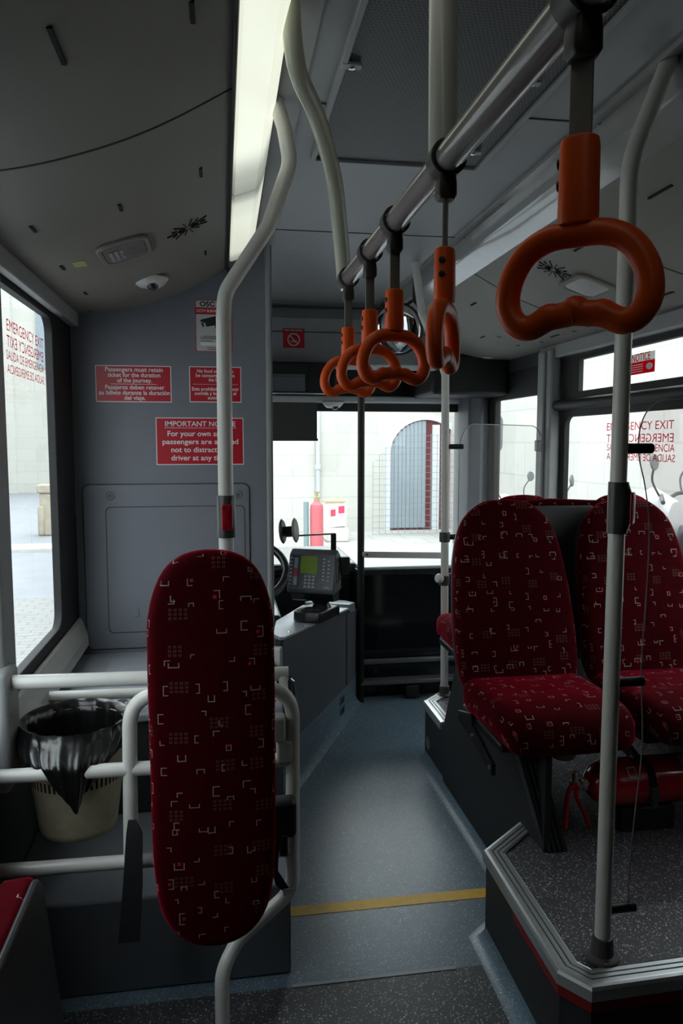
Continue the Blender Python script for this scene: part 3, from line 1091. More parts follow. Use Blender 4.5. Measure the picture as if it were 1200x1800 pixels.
# ---- hanging straps --------------------------------------------------------------
def make_strap(label):
    t = thing('hanging_strap', label, 'hanging strap', (0, 0, 0), 'orange hanging straps on the overhead rail')
    c = MB()
    c.lathe([(0.0205, -0.014), (0.0245, -0.014), (0.0245, 0.014), (0.0205, 0.014)], (0, 0, 0), Y, 24, cap0=False, cap1=False)
    c.loft([[Vector((a, b, z)) for a, b in rrect(w, d, 0.005, 3)] for w, d, z in ((0.022, 0.028, -0.021), (0.025, 0.027, -0.032), (0.026, 0.026, -0.047), (0.021, 0.020, -0.052))])
    c.build('clamp', M['clamp'], t, angle=50)
    MB().loft([[Vector((a, b, z)) for a, b in rrect(0.019, 0.0045, 0.0015, 2)] for z in (-0.05, -0.122)]).build('webbing', M['strap'], t)
    hnd = MB()
    zt = -0.115
    hnd.loft([[Vector((a, b, z)) for a, b in rrect(w, d, min(d, w) * 0.49, 7)] for w, d, z in
              ((0.024, 0.018, zt + 0.001), (0.031, 0.025, zt - 0.001), (0.033, 0.027, zt - 0.008), (0.034, 0.028, zt - 0.062), (0.033, 0.027, zt - 0.070), (0.024, 0.018, zt - 0.0715))])
    hh = hnd.build('sleeve', M['orange'], t, angle=50)
    for k in (0, 1):
        MB().lathe([(0.0045, 0.0), (0.0045, 0.0022), (0.002, 0.003)], (-0.0158, 0, zt - 0.018 - 0.018 * k), -X, 12).build('rivet', M['black'], hh)
    zl = zt - 0.0775
    half = [(0.0, 0.0), (0.024, -0.0015), (0.043, -0.012), (0.056, -0.032), (0.0595, -0.054), (0.053, -0.070), (0.040, -0.0755), (0.024, -0.0690), (0.011, -0.0665)]
    ring = half + [(0.0, -0.0658)] + [(-a, b) for a, b in reversed(half[1:])]
    P = catmull([Vector((a, 0, zl + b)) for a, b in ring], 5)
    n = len(P)
    R = []
    for i, p in enumerate(P):
        r = 0.0111
        if p.z < zl - 0.05 and abs(p.x) < 0.042:      # finger bumps on the upper side of the grip
            k_ = 0.0011 * (1 + math.cos(p.x / 0.042 * PI)) * max(0.0, math.cos(p.x / 0.0115 * PI))
            p.z += k_
            r += k_ * 0.8
        R.append(r)
    MB().tube(P, R, 16, closed=True).build('loop_handle', M['orange'], t, angle=80)
    return t


straps = [((1026, 20), -40, 'nearest orange hanging strap, large in the upper right'),
          ((784, 268), 61, 'second orange hanging strap, turned edge on beside the hanger pole'),
          ((694, 383), 12, 'third nearest orange hanging strap, in front of the round mirror'),
          ((650, 443), 8, 'fourth orange hanging strap, half hidden behind the third loop'),
          ((612, 498), 10, 'farthest orange hanging strap at the end of the overhead rail')]
proto = make_strap(straps[0][2])
hung = [proto] + [copy_tree(proto) for _ in straps[1:]]
for s_, ((px, py), ang, lab) in zip(hung, straps):
    s_['label'] = lab
    s_.location = rail_pt(min(at(px, py, x=0.3).y, 1.825))
    # the clamp stays square on the rail, everything under it turns
    for ch in s_.children:
        if not ch.name.startswith('clamp'):
            ch.location = Matrix.Rotation(math.radians(ang), 3, 'Z') @ ch.location
            ch.rotation_euler = (0, 0, math.radians(ang))

# ---- signs on the bulkhead -------------------------------------------------------
def sign(name, label, x0, x1, z0, z1, y, lines, rule=None, r=0.002, base='sign_red', ink='sign_white', border=0.0035, cat='sign'):
    cx, cz = (x0 + x1) / 2, (z0 + z1) / 2
    t = thing(name, label, cat, (cx, y, z0))
    O = (cx, y, cz)
    N = -Y
    MB().prism(rrect(x1 - x0, z1 - z0, r, 4), O, X, Z, N, -0.0002, 0.0012).build('border', M['sign_white' if border else base], t, smooth=False)
    if border:
        MB().prism(rrect(x1 - x0 - 2 * border, z1 - z0 - 2 * border, r, 4), O, X, Z, N, 0.0011, 0.0017).build('panel', M[base], t, smooth=False)
    tx = MB()
    for body, dx, dz, size, bold, fit in lines:
        tx.text(body, (cx + dx, y - 0.0021, cz + dz), X, Z, size, bold=bold, fit=fit)
    for rx, rz, rl, rt in (rule or []):
        tx.prism([(-rl / 2, -rt), (rl / 2, -rt), (rl / 2, rt), (-rl / 2, rt)], (cx + rx, y, cz + rz), X, Z, N, 0.0017, 0.0021)
    tx.build('lettering', M[ink], t, smooth=False, recalc=False)
    return t


YS = YP - 0.0002
b = 0.010
sign('notice_sign', 'red sign telling passengers to retain their ticket, left on the bulkhead', -0.507, -0.204, 1.666, 1.815, YS,
     [('Passengers must retain', 0.003, 0.0575, 0.0250, b, 0.23), ('ticket for the duration', 0.003, 0.0355, 0.0250, b, 0.21), ('of the journey.', 0.004, 0.0135, 0.0250, b, 0.139),
      ('Pasajeros deben retener', 0.004, -0.0145, 0.0250, b, 0.237), ('su billete durante la duración', 0.003, -0.0365, 0.0250, b, 0.283), ('del viaje.', 0.004, -0.0575, 0.0250, b, 0.0855)],
     [(0, -0.001, 0.185, 0.0008)])
sign('notice_sign', 'red no food or drink sign half behind the grab pole', -0.131, 0.083, 1.668, 1.816, YS,
     [('No food or drink to', 0.0, 0.0545, 0.0200, b, 0.149), ('be consumed within', 0.0, 0.0365, 0.0200, b, 0.16), ('the bus.', 0.0, 0.0185, 0.0200, b, 0.056),
      ('Esta prohibido consumir', 0.0, -0.0195, 0.0200, b, 0.194), ('comida y bebida en el', 0.0, -0.0375, 0.0200, b, 0.172), ('autobús.', 0.0, -0.0555, 0.0200, b, 0.064)],
     [(0, 0.0005, 0.185, 0.0006)], base='sign_red')
sign('notice_sign', 'larger red IMPORTANT NOTICE sign below the other two signs', -0.271, 0.090, 1.407, 1.604, YS,
     [('IMPORTANT NOTICE', 0.002, 0.0715, 0.0300, b, 0.29), ('For your own safety,', 0.0, 0.0310, 0.0310, b, 0.268), ('passengers are advised', 0.002, -0.0025, 0.0300, b, 0.313),
      ('not to distract the', 0.0, -0.0360, 0.0310, b, 0.24), ('driver at any time.', 0.0, -0.0700, 0.0310, b, 0.24)],
     [(0.002, 0.0555, 0.297, 0.0008)])
# surveillance notice
t = thing('cctv_notice', 'white and red CCTV surveillance notice with a drawn camera', 'sign', (-0.03, YS, 1.876))
O = (-0.027, YS, 1.982)
MB().prism(rrect(0.150, 0.212, 0.010, 5), O, X, Z, -Y, -0.0002, 0.001).build('red_border', M['sign_red'], t, smooth=False)
MB().prism(rrect(0.144, 0.150, (0.008, 0.008, 0.001, 0.001), 5, 0, -0.028), O, X, Z, -Y, 0.0009, 0.0014).build('panel', M['sign_grey'], t, smooth=False)
MB().prism(rrect(0.144, 0.028, (0.001, 0.001, 0.008, 0.008), 5, 0, 0.089), O, X, Z, -Y, 0.0009, 0.0014).build('panel', M['sign_grey'], t, smooth=False)
mb = MB()
mb.text('OSC', (O[0] - 0.026, YS - 0.0018, O[2] + 0.088), X, Z, 0.028, bold=0.02, sx=1.1)
for zz, ww, xx in ((-0.042, 0.085, 0), (-0.047, 0.110, 0), (-0.052, 0.110, 0), (-0.061, 0.05, -0.03), (-0.089, 0.06, 0), (-0.096, 0.055, 0)):
    mb.prism(rrect(ww, 0.0022, 0.0005, 2, xx, zz), O, X, Z, -Y, 0.0014, 0.0018)
cam_p = [(-0.057, 0.018), (-0.050, 0.026), (0.030, 0.046), (0.050, 0.030), (0.046, 0.012), (-0.030, -0.004), (-0.036, 0.012)]
mb.prism(cam_p, O, X, Z, -Y, 0.0014, 0.0019)
mb.prism([(-0.052, 0.012), (-0.044, 0.014), (-0.038, -0.002), (-0.046, -0.004)], O, X, Z, -Y, 0.0014, 0.0019)
mb.prism([(0.004, 0.004), (0.016, 0.006), (0.022, -0.02), (0.010, -0.02)], O, X, Z, -Y, 0.0014, 0.0019)
mb.build('black_print', M['black'], t, smooth=False, recalc=False)
MB().text('CCTV SURVEILLANCE', (O[0], YS - 0.0014, O[2] + 0.0605), X, Z, 0.0155, bold=0.012, sx=0.93).build('lettering', M['sign_white'], t, smooth=False, recalc=False)
MB().prism(rrect(0.120, 0.012, 0.005, 4, 0.004, -0.074), O, X, Z, -Y, 0.0014, 0.0018).build('white_field', M['sign_white'], t, smooth=False)

# no smoking sign on the header
yh = 4.3995
t = thing('no_smoking_sign', 'small dark red no smoking sign on the front header', 'sign', (0.42, yh, 2.02))
a_, b_ = at(497, 577, y=4.4), at(535, 612, y=4.4)
O = ((a_.x + b_.x) / 2, yh, (a_.z + b_.z) / 2)
ww, hh_ = b_.x - a_.x, a_.z - b_.z
MB().prism(rrect(ww, hh_, 0.002, 3), O, X, Z, -Y, -0.0002, 0.0012).build('panel', M['sign_red'], t, smooth=False)
mb = MB()
mb.text('NO SMOKING', (O[0], yh - 0.0016, O[2] + hh_ * 0.39), X, Z, 0.017, bold=0.008, sx=0.98)
mb.ringplate([(0.037 * math.cos(2 * PI * k / 32), 0.037 * math.sin(2 * PI * k / 32) - 0.008) for k in range(32)],
             [(0.030 * math.cos(2 * PI * k / 32), 0.030 * math.sin(2 * PI * k / 32) - 0.008) for k in range(32)], O, X, Z, -Y, 0.0011, 0.0016)
mb.prism([(-0.026, 0.014), (-0.022, 0.018), (0.026, -0.030), (0.022, -0.034)], O, X, Z, -Y, 0.0011, 0.0017)
mb.prism(rrect(0.034, 0.007, 0.001, 2, 0.0, -0.018), O, X, Z, -Y, 0.0011, 0.0015)
mb.build('symbol', M['sign_grey'], t, smooth=False, recalc=False)

# window lettering
def window_letters(label, x, U, N, lines):
    mb = MB()
    for body, (pa, pb), h, mir in lines:
        # mirrored lines are printed to be read from the street
        a_, b_ = at(*pa, x=x), at(*pb, x=x)
        c_ = (a_ + b_) / 2
        c_.x = x
        mb.text(body, c_, -U if mir else U, Z, h, bold=0.0, fit=abs(a_.y - b_.y))
    o = mb.build('window_lettering', M['print_text'], smooth=False, recalc=False)
    return tag(o, label, 'window lettering')


window_letters('red EMERGENCY EXIT lettering on the left window glass', XL - 0.026, Y, X,
               [('EMERGENCY EXIT', ((11, 566), (76, 610)), 0.050, False), ('EMERGENCY EXIT', ((12, 596), (76, 632)), 0.050, True),
                ('SALIDA DE EMERGENCIA', ((11, 621), (77, 652)), 0.040, False), ('SALIDA DE EMERGENCIA', ((13, 646), (78, 672)), 0.040, True)])
window_letters('red EMERGENCY EXIT lettering on the right window glass beside the pole', XR + 0.026, -Y, -X,
               [('EMERGENCY EXIT', ((1066, 751), (1184, 747)), 0.052, False), ('EMERGENCY EXIT', ((1066, 772), (1184, 769)), 0.052, True),
                ('SALIDA DE EMERGENCIA', ((1066, 788), (1185, 787)), 0.046, False), ('SALIDA DE EMERGENCIA', ((1066, 803), (1186, 806)), 0.046, True)])
# notice sticker in the hopper window
xs = XR + 0.022
q = [at(px, py, x=xs) for px, py in ((1103, 626), (1151, 615), (1151, 653), (1103, 661))]
yc, zc = sum(p.y for p in q) / 4, sum(p.z for p in q) / 4
hw, hh_ = abs(q[0].y - q[1].y) / 2, abs(q[0].z - q[3].z) / 2
t = thing('notice_sticker', 'red and white NOTICE sticker on the right hopper window', 'sticker', (xs, yc, zc - hh_))
MB().prism(rrect(2 * hw, 2 * hh_ * 0.6, 0.001, 2, 0, -hh_ * 0.4), (xs, yc, zc), -Y, Z, -X, 0, 0.0008).build('red_panel', M['sign_red_back'], t, smooth=False)
MB().prism(rrect(2 * hw, hh_ * 0.80, 0.001, 2, 0, hh_ * 0.60), (xs, yc, zc), -Y, Z, -X, 0.0007, 0.0013).build('white_panel', M['film_white'], t, smooth=False)
MB().text('NOTICE', (xs - 0.0017, yc, zc + hh_ * 0.58), -Y, Z, 0.050, bold=0.006, fit=hw * 1.35).build('lettering', M['print_text'], t, smooth=False, recalc=False)
mb = MB()
for k in range(4):
    mb.prism(rrect(hw * 1.0, hh_ * 0.10, 0.001, 2, -hw * 0.33, -hh_ * (0.08 + 0.22 * k)), (xs, yc, zc), -Y, Z, -X, 0.0007, 0.0012)
mb.prism([(hw * 0.62 + hw * 0.24 * math.cos(2 * PI * k / 24), -hh_ * 0.38 + hh_ * 0.32 * math.sin(2 * PI * k / 24)) for k in range(24)], (xs, yc, zc), -Y, Z, -X, 0.0007, 0.0012)
mb.build('white_print', M['sign_white'], t, smooth=False, recalc=False)

# ---- access hatch on the bulkhead --------------------------------------------------
t = thing('access_hatch', 'grey access hatch with two round locks on the cab bulkhead', 'hatch', (-0.23, YP, 0.63))
hx, hz = (-0.571 + 0.112) / 2, (0.632 + 1.327) / 2
MB().prism(rrect(0.689, 0.701, 0.03, 7), (hx, YP, hz), X, Z, -Y, -0.001, 0.002).build('seal', M['groove'], t, smooth=False)
MB().cushion(rrect(0.681, 0.693, 0.028, 7), (hx, YP, hz), X, Z, -Y, 0.009, 0.004).build('door_panel', M['partition'], t)
MB().ringplate(rrect(0.575, 0.535, 0.022, 7, 0.035, -0.012), rrect(0.567, 0.527, 0.020, 7, 0.035, -0.012), (hx, YP - 0.009, hz), X, Z, -Y, -0.001, 0.0008).build('inset_groove', M['groove'], t, smooth=False)
for lx in (-0.461, 0.062):
    l = MB().lathe([(0.019, 0), (0.019, 0.003), (0.016, 0.0045), (0.013, 0.003), (0.011, 0.0045), (0.0, 0.0045)], (lx, YP - 0.0088, 1.281), -Y, 24).build('lock', M['grey_plastic'], t)
    MB().prism([(-0.005, -0.006), (0.006, 0), (-0.005, 0.006)], (lx, YP - 0.0130, 1.281), X, Z, -Y, -0.0005, 0.0008).build('keyhole', M['groove'], l, smooth=False)
mb = MB()
mb.prism(rrect(0.030, 0.040, 0.003, 3, -0.372, 0.786), (0, YP - 0.009, 0), X, Z, -Y, -0.0005, 0.0025)
mb.build('catch', M['partition'], t, bevel=0.001)

# ---- dome cameras -------------------------------------------------------------------
def dome(label, p, s, tilt=0.0):
    t = thing('dome_camera', label, 'camera', p)
    MB().lathe([(0.062 * s, 0.0), (0.062 * s, -0.006 * s), (0.046 * s, -0.030 * s), (0.034 * s, -0.040 * s), (0.0, -0.042 * s)], p, Z, 28, sx=1.25).build('casing', M['white_plastic'], t)
    c = Vector(p) + Vector((0.012 * s, -0.018 * s, -0.030 * s))
    MB().lathe([(0.026 * s * math.cos(a), 0.026 * s * math.sin(a)) for a in [k * PI / 16 for k in range(9)]], c, Vector((0.25, -0.62, -0.75)), 22).build('lens', M['lens'], t)
    return t


p = on_cove(263, 492, LC, 0)
dome('white dome camera on the left ceiling cove by the bulkhead', (p.x, p.y, p.z + 0.008), 0.85)
p = at(585, 706, y=5.03)
dome('small white dome camera under the front header rail', (p.x, p.y, 1.772), 0.95)

# ---- ceiling lamps in the coves ---------------------------------------------------------
def cove_frame(px, py, low, side):
    p = on_cove(px, py, low, side)
    d = 0.02
    U = Vector((2 * d, 0, cove_z(low, p.x + d) - cove_z(low, p.x - d))).normalized()
    N = U.cross(Y)
    if N.z > 0:
        N = -N
    return p, U, N


p, U, N = cove_frame(219, 438, LC, 0)
t = thing('ceiling_lamp', 'recessed smoked oval lamp in the left ceiling cove', 'lamp', p)
MB().ringplate(rrect(0.155, 0.215, 0.045, 7), rrect(0.125, 0.175, 0.030, 7), p, U, Y, N, -0.002, 0.010).build('bezel', M['cove'], t, bevel=0.004)
MB().cushion(rrect(0.126, 0.176, 0.030, 7), p, U, -Y, N, 0.009, 0.006, 0.005).build('lens', M['smoke'], t)
mb = MB()
for k in range(3):
    mb.prism(rrect(0.010, 0.10, 0.001, 2, -0.042 + 0.016 * k, 0.0), p + N * 0.0128, U, Y, N, 0, 0.001)
mb.build('moulded_lettering', M['pillar'], t, smooth=False)
p, U, N = cove_frame(1032, 503, RC, 1)
t = thing('ceiling_lamp', 'recessed pale oval lamp in the right ceiling cove', 'lamp', p)
MB().ringplate(rrect(0.165, 0.215, 0.045, 7), rrect(0.125, 0.165, 0.030, 7), p, U, Y, N, -0.002, 0.010).build('bezel', M['cove'], t, bevel=0.004)
MB().cushion(rrect(0.126, 0.166, 0.030, 7), p, U, -Y, N, 0.008, 0.006, 0.006).build('lens', M['light_plastic'], t)
p, U, N = cove_frame(140, 464, LC, 0)
o = MB().prism(rrect(0.036, 0.062, 0.003, 3), p, U, Y, N, -0.0002, 0.0012).build('sticker', M['sticker_yellow'], smooth=False)
tag(o, 'small faded yellow sticker beside the smoked ceiling lamp', 'sticker')
# loudspeaker slots: a starburst of short dashes
for nm, px, py, low, side in (('left', 330, 400, LC, 0), ('right', 972, 474, RC, 1)):
    p, U, N = cove_frame(px, py, low, side)
    mb = MB()
    for k in range(14):
        a = 2 * PI * k / 14
        for r0, r1 in ((0.012, 0.034), (0.040, 0.058)):
            if r0 > 0.03 and k % 2:
                r0, r1 = 0.036, 0.070
            d = Vector((math.cos(a), math.sin(a)))
            s2 = Vector((-d.y, d.x)) * 0.0010
            mb.prism([tuple(d * r0 - s2), tuple(d * r1 - s2), tuple(d * r1 + s2), tuple(d * r0 + s2)], p, U, Y, N, -0.001, 0.003)
    tag(mb.build('speaker_grille', M['dark_hole'], smooth=False), 'starburst of loudspeaker slots in the %s ceiling cove' % nm, 'speaker')
# screw heads in the coves
for px, py, low, side in ((160, 546, LC, 0), (877, 592, RC, 1), (951, 601, RC, 1), (1010, 582, RC, 1), (1033, 574, RC, 1), (910, 607, RC, 1)):
    p, U, N = cove_frame(px, py, low, side)
    o = MB().lathe([(0.012, -0.001), (0.012, 0.004), (0.007, 0.007), (0.0, 0.007)], p, N, 16).build('ceiling_button', M['grey_plastic'])
    tag(o, 'small round grey fixing on the %s ceiling cove' % ('left' if side == 0 else 'right'), 'fixing', 'fixings on the %s cove' % ('left' if side == 0 else 'right'))
p, U, N = cove_frame(856, 627, RC, 1)
MB_o = MB().lathe([(0.034, 0.0), (0.034, 0.006), (0.026, 0.010), (0.0, 0.011)], p, N, 24).build('ceiling_spotlight', M['light_plastic'])
tag(MB_o, 'small round pale spot lamp above the front door', 'lamp')

# ---- round interior mirror and rectangular mirrors -------------------------------------------
c = Vector(at(699, 578, y=3.55))
A = Vector((-0.50, -0.82, -0.26)).normalized()
t = thing('round_mirror', 'round convex mirror with black rim hanging behind the orange straps', 'mirror', c)
MB().lathe([(0.105, -0.03), (0.122, -0.008), (0.125, 0.0), (0.118, 0.005), (0.114, 0.003)], c, A, 36, sx=1.0, cap1=False).build('rim', M['black'], t)
MB().lathe([(0.116 * math.sin(a * PI / 180), 0.004 + 0.028 * math.cos(a * PI / 180)) for a in range(90, -1, -10)], c - A * 0.002, A, 36, cap0=False).build('mirror_glass', M['chrome'], t)
mp = at(738, 520, y=3.42)
MB().tube(catmull([c - A * 0.03, c + Vector((0.04, 0.03, 0.10)), c + Vector((0.085, 0.02, 0.135)), c + Vector((0.115, -0.01, 0.06)), c + Vector((0.095, 0.0, 0.0))], 6, closed=False), 0.008, 10).tube([c + Vector((0.085, 0.02, 0.13)), c + Vector((0.085, 0.02, 0)) + Z * (2.323 - c.z)], 0.009, 10).build('bracket', M['black'], t)

t = thing('driver_mirror', 'wide black twin mirror under the front header left of the straps', 'mirror', (0.4, 4.3, 1.8))
a_, b_ = at(440, 634, y=4.28), at(592, 692, y=4.28)
cx, cz, ww, hh_ = (a_.x + b_.x) / 2, (a_.z + b_.z) / 2, b_.x - a_.x, a_.z - b_.z
MB().cushion(rrect(ww, hh_, (0.02, 0.03, 0.06, 0.02), 7), (cx, 4.38, cz), X, Z, -Y, 0.10, 0.018).build('housing', M['black'], t)
a_, b_ = at(470, 640, y=4.28), at(536, 690, y=4.28)
MB().prism(rrect(b_.x - a_.x, a_.z - b_.z - 0.01, 0.006, 4), ((a_.x + b_.x) / 2, 4.28, (a_.z + b_.z) / 2), X, (Z + Y * 0.12).normalized(), -Y, -0.006, 0.003).build('mirror_glass', M['chrome_dark'], t, smooth=False)
a_, b_ = at(540, 640, y=4.28), at(587, 690, y=4.28)
MB().prism(rrect(b_.x - a_.x, a_.z - b_.z - 0.01, (0.006, 0.006, 0.04, 0.006), 5), ((a_.x + b_.x) / 2, 4.28, (a_.z + b_.z) / 2), X, Z, -Y, -0.006, 0.004).build('dark_screen', M['lens'], t, smooth=False)
MB().box(cx - 0.05, cx + 0.05, 4.37, 4.46, cz - 0.03, 1.945).build('mount', M['black'], t, smooth=False)

# sun blind
a_, b_ = at(478, 712, y=5.06), at(557, 772, y=5.06)
t = thing('sun_blind', 'dark pulled-down sun blind at the windscreen left of the post', 'blind', ((a_.x + b_.x) / 2, 5.06, b_.z))
MB().box(a_.x, b_.x, 5.058, 5.062, b_.z, 1.79).build('fabric', M['blind'], t, smooth=False)
MB().box(a_.x - 0.005, b_.x + 0.006, 5.052, 5.068, b_.z - 0.012, b_.z + 0.006).build('bottom_bar', M['clamp'], t, bevel=0.003)

# ---- screen post and front rail ----------------------------------------------------------------
tag(MB().tube([(0.772, 4.14, 0.0), (0.772, 4.14, 2.0)], 0.02, 14).build('screen_post', M['black']), 'black upright post standing from floor to header before the windscreen', 'post')
t = thing('front_rail', 'pale flat hand bar across the front beside the black post', 'grab rail', (0.8, 4.10, 0.87))
MB().prism(rrect(0.50, 0.036, 0.0175, 6, 0.235, 0), (0.79, 4.13, 0.868), Vector((1, 0, -0.035)).normalized(), Z, -Y, 0.0, 0.026).build('bar', M['white_plastic'], t, bevel=0.004)
MB().lathe([(0.006, 0), (0.006, 0.003), (0.0, 0.003)], (0.80, 4.104, 0.868), -Y, 12).build('bolt', M['black'], t)
# trims across the black front apron
mb = MB()
mb.box(0.79, 1.40, 4.130, 4.165, 0.222, 0.246)
tag(mb.build('front_ledge', M['gloss_edge'], bevel=0.004), 'upper shiny black ledge across the front apron', 'ledge', None)
mb = MB()
mb.box(0.77, 1.50, 4.120, 4.215, 0.100, 0.122)
tag(mb.build('front_ledge', M['gloss_edge'], bevel=0.004), 'lower shiny black ledge across the front apron near the floor', 'ledge', None)
mb = MB()
mb.box(1.04, 1.12, 4.128, 4.216, 0.012, 0.085)
tag(mb.build('floor_socket', M['black'], bevel=0.006), 'small black box low on the front apron beside the pole foot', 'box')
o = MB().lathe([(0.016, 0), (0.016, 0.012), (0.010, 0.018), (0, 0.018)], (0.86, 4.185, 0.165), -Y, 16).build('apron_knob', M['black'])
tag(o, 'small black knob on the front apron between the two ledges', 'knob')

# ---- cab side wall and counter ---------------------------------------------------------------------
A2, B2 = Vector((0.231, 3.02, 0)), Vector((0.70, 4.05, 0))
dW = (B2 - A2).normalized()
nW = Vector((dW.y, -dW.x, 0))          # towards the aisle
C2 = Vector((0.762, 4.17, 0))
t = thing('cab_door', 'dark grey cab side wall and door beside the aisle', 'cab door', (0.45, 3.5, 0))
L = (B2 - A2).length
zt = lambda s_: 0.70 - 0.112 * s_ / L


def wall_slab(mb, s0, s1, z0f, z1f, t0, t1):
    pts = []
    for tt in (t0, t1):
        for s_, zf in ((s0, z0f), (s1, z0f), (s1, z1f), (s0, z1f)):
            z = zf(s_) if callable(zf) else zf
            pts.append(A2 + dW * s_ + nW * tt + Z * z)
    v = [mb.bm.verts.new(p) for p in pts]
    for q_ in ((0, 1, 2, 3), (7, 6, 5, 4), (0, 4, 5, 1), (1, 5, 6, 2), (2, 6, 7, 3), (3, 7, 4, 0)):
        mb.face([v[i] for i in q_])


mb = MB()
wall_slab(mb, 0.018, L * 0.905, lambda s_: 0.205 - 0.045 * s_ / L, lambda s_: zt(s_) - 0.0148, -0.03, 0.0)
mb.build('door_panel', M['cab'], t, smooth=False, bevel=0.003)
mb = MB()
wall_slab(mb, L * 0.915, L + 0.135, lambda s_: 0.155, lambda s_: zt(s_) - 0.031, -0.05, 0.004)
mb.build('end_panel', M['cab'], t, smooth=False, bevel=0.004)
mb = MB()
wall_slab(mb, 0.0, 0.018, 0.0, lambda s_: zt(s_) - 0.0148, -0.03, -0.004)
mb.build('door_gap', M['black'], t, smooth=False)
hp = A2 + dW * 0.085 + Z * 0.44
h_ = MB()
h_.prism(rrect(0.045, 0.135, 0.012, 5), hp, dW, Z, nW, -0.002, 0.004)
h_ = h_.build('handle_recess', M['black'], t, smooth=False)
MB().tube(catmull([hp + nW * 0.004 + Z * 0.056, hp + nW * 0.020 + Z * 0.035 + dW * 0.012, hp + nW * 0.022 + dW * 0.015, hp + nW * 0.020 - Z * 0.035 + dW * 0.012, hp + nW * 0.004 - Z * 0.056], 5, closed=False), 0.0075, 12).build('handle', M['chrome'], h_)
mb = MB()
hq = A2 + dW * -0.012 + Z * 0.60
mb.prism(rrect(0.034, 0.125, 0.014, 5), hq, dW, Z, nW, -0.03, 0.004)
mb.build('hinge_cover', M['light_plastic'], t, bevel=0.003)
# vinyl covered kick with its cove, and the vent
kb = MB()
pf = [(-0.05, 0.20), (0.003, 0.20), (0.0035, 0.06), (0.008, 0.034), (0.020, 0.014), (0.040, 0.0012), (-0.05, 0.0012)]
ps_ = [A2 + dW * -0.04, A2 + dW * (L + 0.135)]
kr = [[p + nW * a + Z * (h2 if h2 < 0.19 else (0.205 if i == 0 else 0.155)) for a, h2 in pf] for i, p in enumerate(ps_)]
kb.loft(kr)
struct(kb.build('baseboard_cab', M['floor'], angle=60))
vp = A2 + dW * (L * 0.815) + nW * 0.0045
t = thing('floor_vent', 'small louvred vent low on the cab wall by the floor', 'vent', vp + Z * 0.02)
for zc_ in (0.118, 0.060):
    tl = nW if zc_ > 0.1 else nW
    fr_ = MB().prism(rrect(0.085, 0.052, 0.014, 6), vp + Z * zc_, dW, Z, nW, -0.004, 0.004).build('vent_plate', M['floor'], t, bevel=0.002)
    mb = MB()
    for k in range(6):
        mb.prism(rrect(0.006, 0.036, 0.002, 2, -0.030 + 0.012 * k, 0), vp + Z * zc_, dW, Z, nW, 0.0035, 0.0050)
    mb.build('louvre_slots', M['dark_hole'], fr_, smooth=False)

# counter top
t = thing('cab_counter', 'sloping grey metal counter on top of the cab side wall', 'counter', (0.42, 3.5, 0.62))
cz = lambda x, y: 0.70 - 0.112 * ((Vector((x, y, 0)) - A2).dot(dW)) / L
poly = [(0.222, 3.015), (0.245, 3.02), tuple((B2 - dW * 0.075 + nW * 0.012).to_2d()), tuple((B2 - dW * 0.075 - nW * 0.26).to_2d()), (0.24, 3.48), (0.20, 3.10)]
mb = MB()
mb.loft([[Vector((a, b_, cz(a, b_) - 0.014)) for a, b_ in poly], [Vector((a, b_, cz(a, b_))) for a, b_ in poly]])
mb.build('top_plate', M['counter'], t, smooth=False, bevel=0.003)
poly = [tuple((B2 - dW * 0.07 + nW * 0.012).to_2d()), tuple((B2 + dW * 0.03 + nW * 0.016).to_2d()), tuple((B2 + dW * 0.10 - nW * 0.06).to_2d()), tuple((B2 + dW * 0.12 - nW * 0.20).to_2d()), tuple((B2 - dW * 0.07 - nW * 0.25).to_2d())]
mb = MB()
mb.loft([[Vector((a, b_, cz(a, b_) - 0.03)) for a, b_ in poly], [Vector((a, b_, cz(a, b_) + 0.018)) for a, b_ in poly]])
mb.build('end_block', M['counter'], t, smooth=False, bevel=0.004)
for k in range(4):
    q_ = A2 + dW * (0.13 + 0.22 * k) - nW * 0.012
    MB().lathe([(0.007, 0.0), (0.006, 0.0025), (0.0, 0.003)], (q_.x, q_.y, cz(q_.x, q_.y)), Z, 12).build('rivet', M['steel'], t)

# ---- ticket machine --------------------------------------------------------------------
ctop = cz(0.44, 3.52)
t = thing('cash_tray', 'black moulded cash tray on the cab counter under the ticket machine', 'tray', (0.45, 3.52, ctop))
Sx = nW.copy()
D = (dW - Z * (0.112 / L)).normalized()
Nz = Sx.cross(D)
O = Vector((0.452, 3.56, cz(0.452, 3.56) + 0.0008))
MB().cushion(catmull([(-0.085, -0.11), (-0.05, -0.165), (0.03, -0.165), (0.062, -0.13), (0.062, 0.12), (0.055, 0.155), (-0.06, 0.155), (-0.085, 0.12)], 4), O, Sx, D, Nz, 0.052, 0.010).build('tray_body', M['satin_black'], t)
MB().ringplate(rrect(0.085, 0.115, 0.03, 6, -0.012, -0.075), rrect(0.066, 0.095, 0.024, 6, -0.012, -0.075), O, Sx, D, Nz, 0.050, 0.058).build('coin_cup', M['satin_black'], t, bevel=0.002)
MB().prism(rrect(0.066, 0.095, 0.024, 6, -0.012, -0.075), O, Sx, D, Nz, 0.0515, 0.0535).build('cup_floor', M['dark_hole'], t, smooth=False)

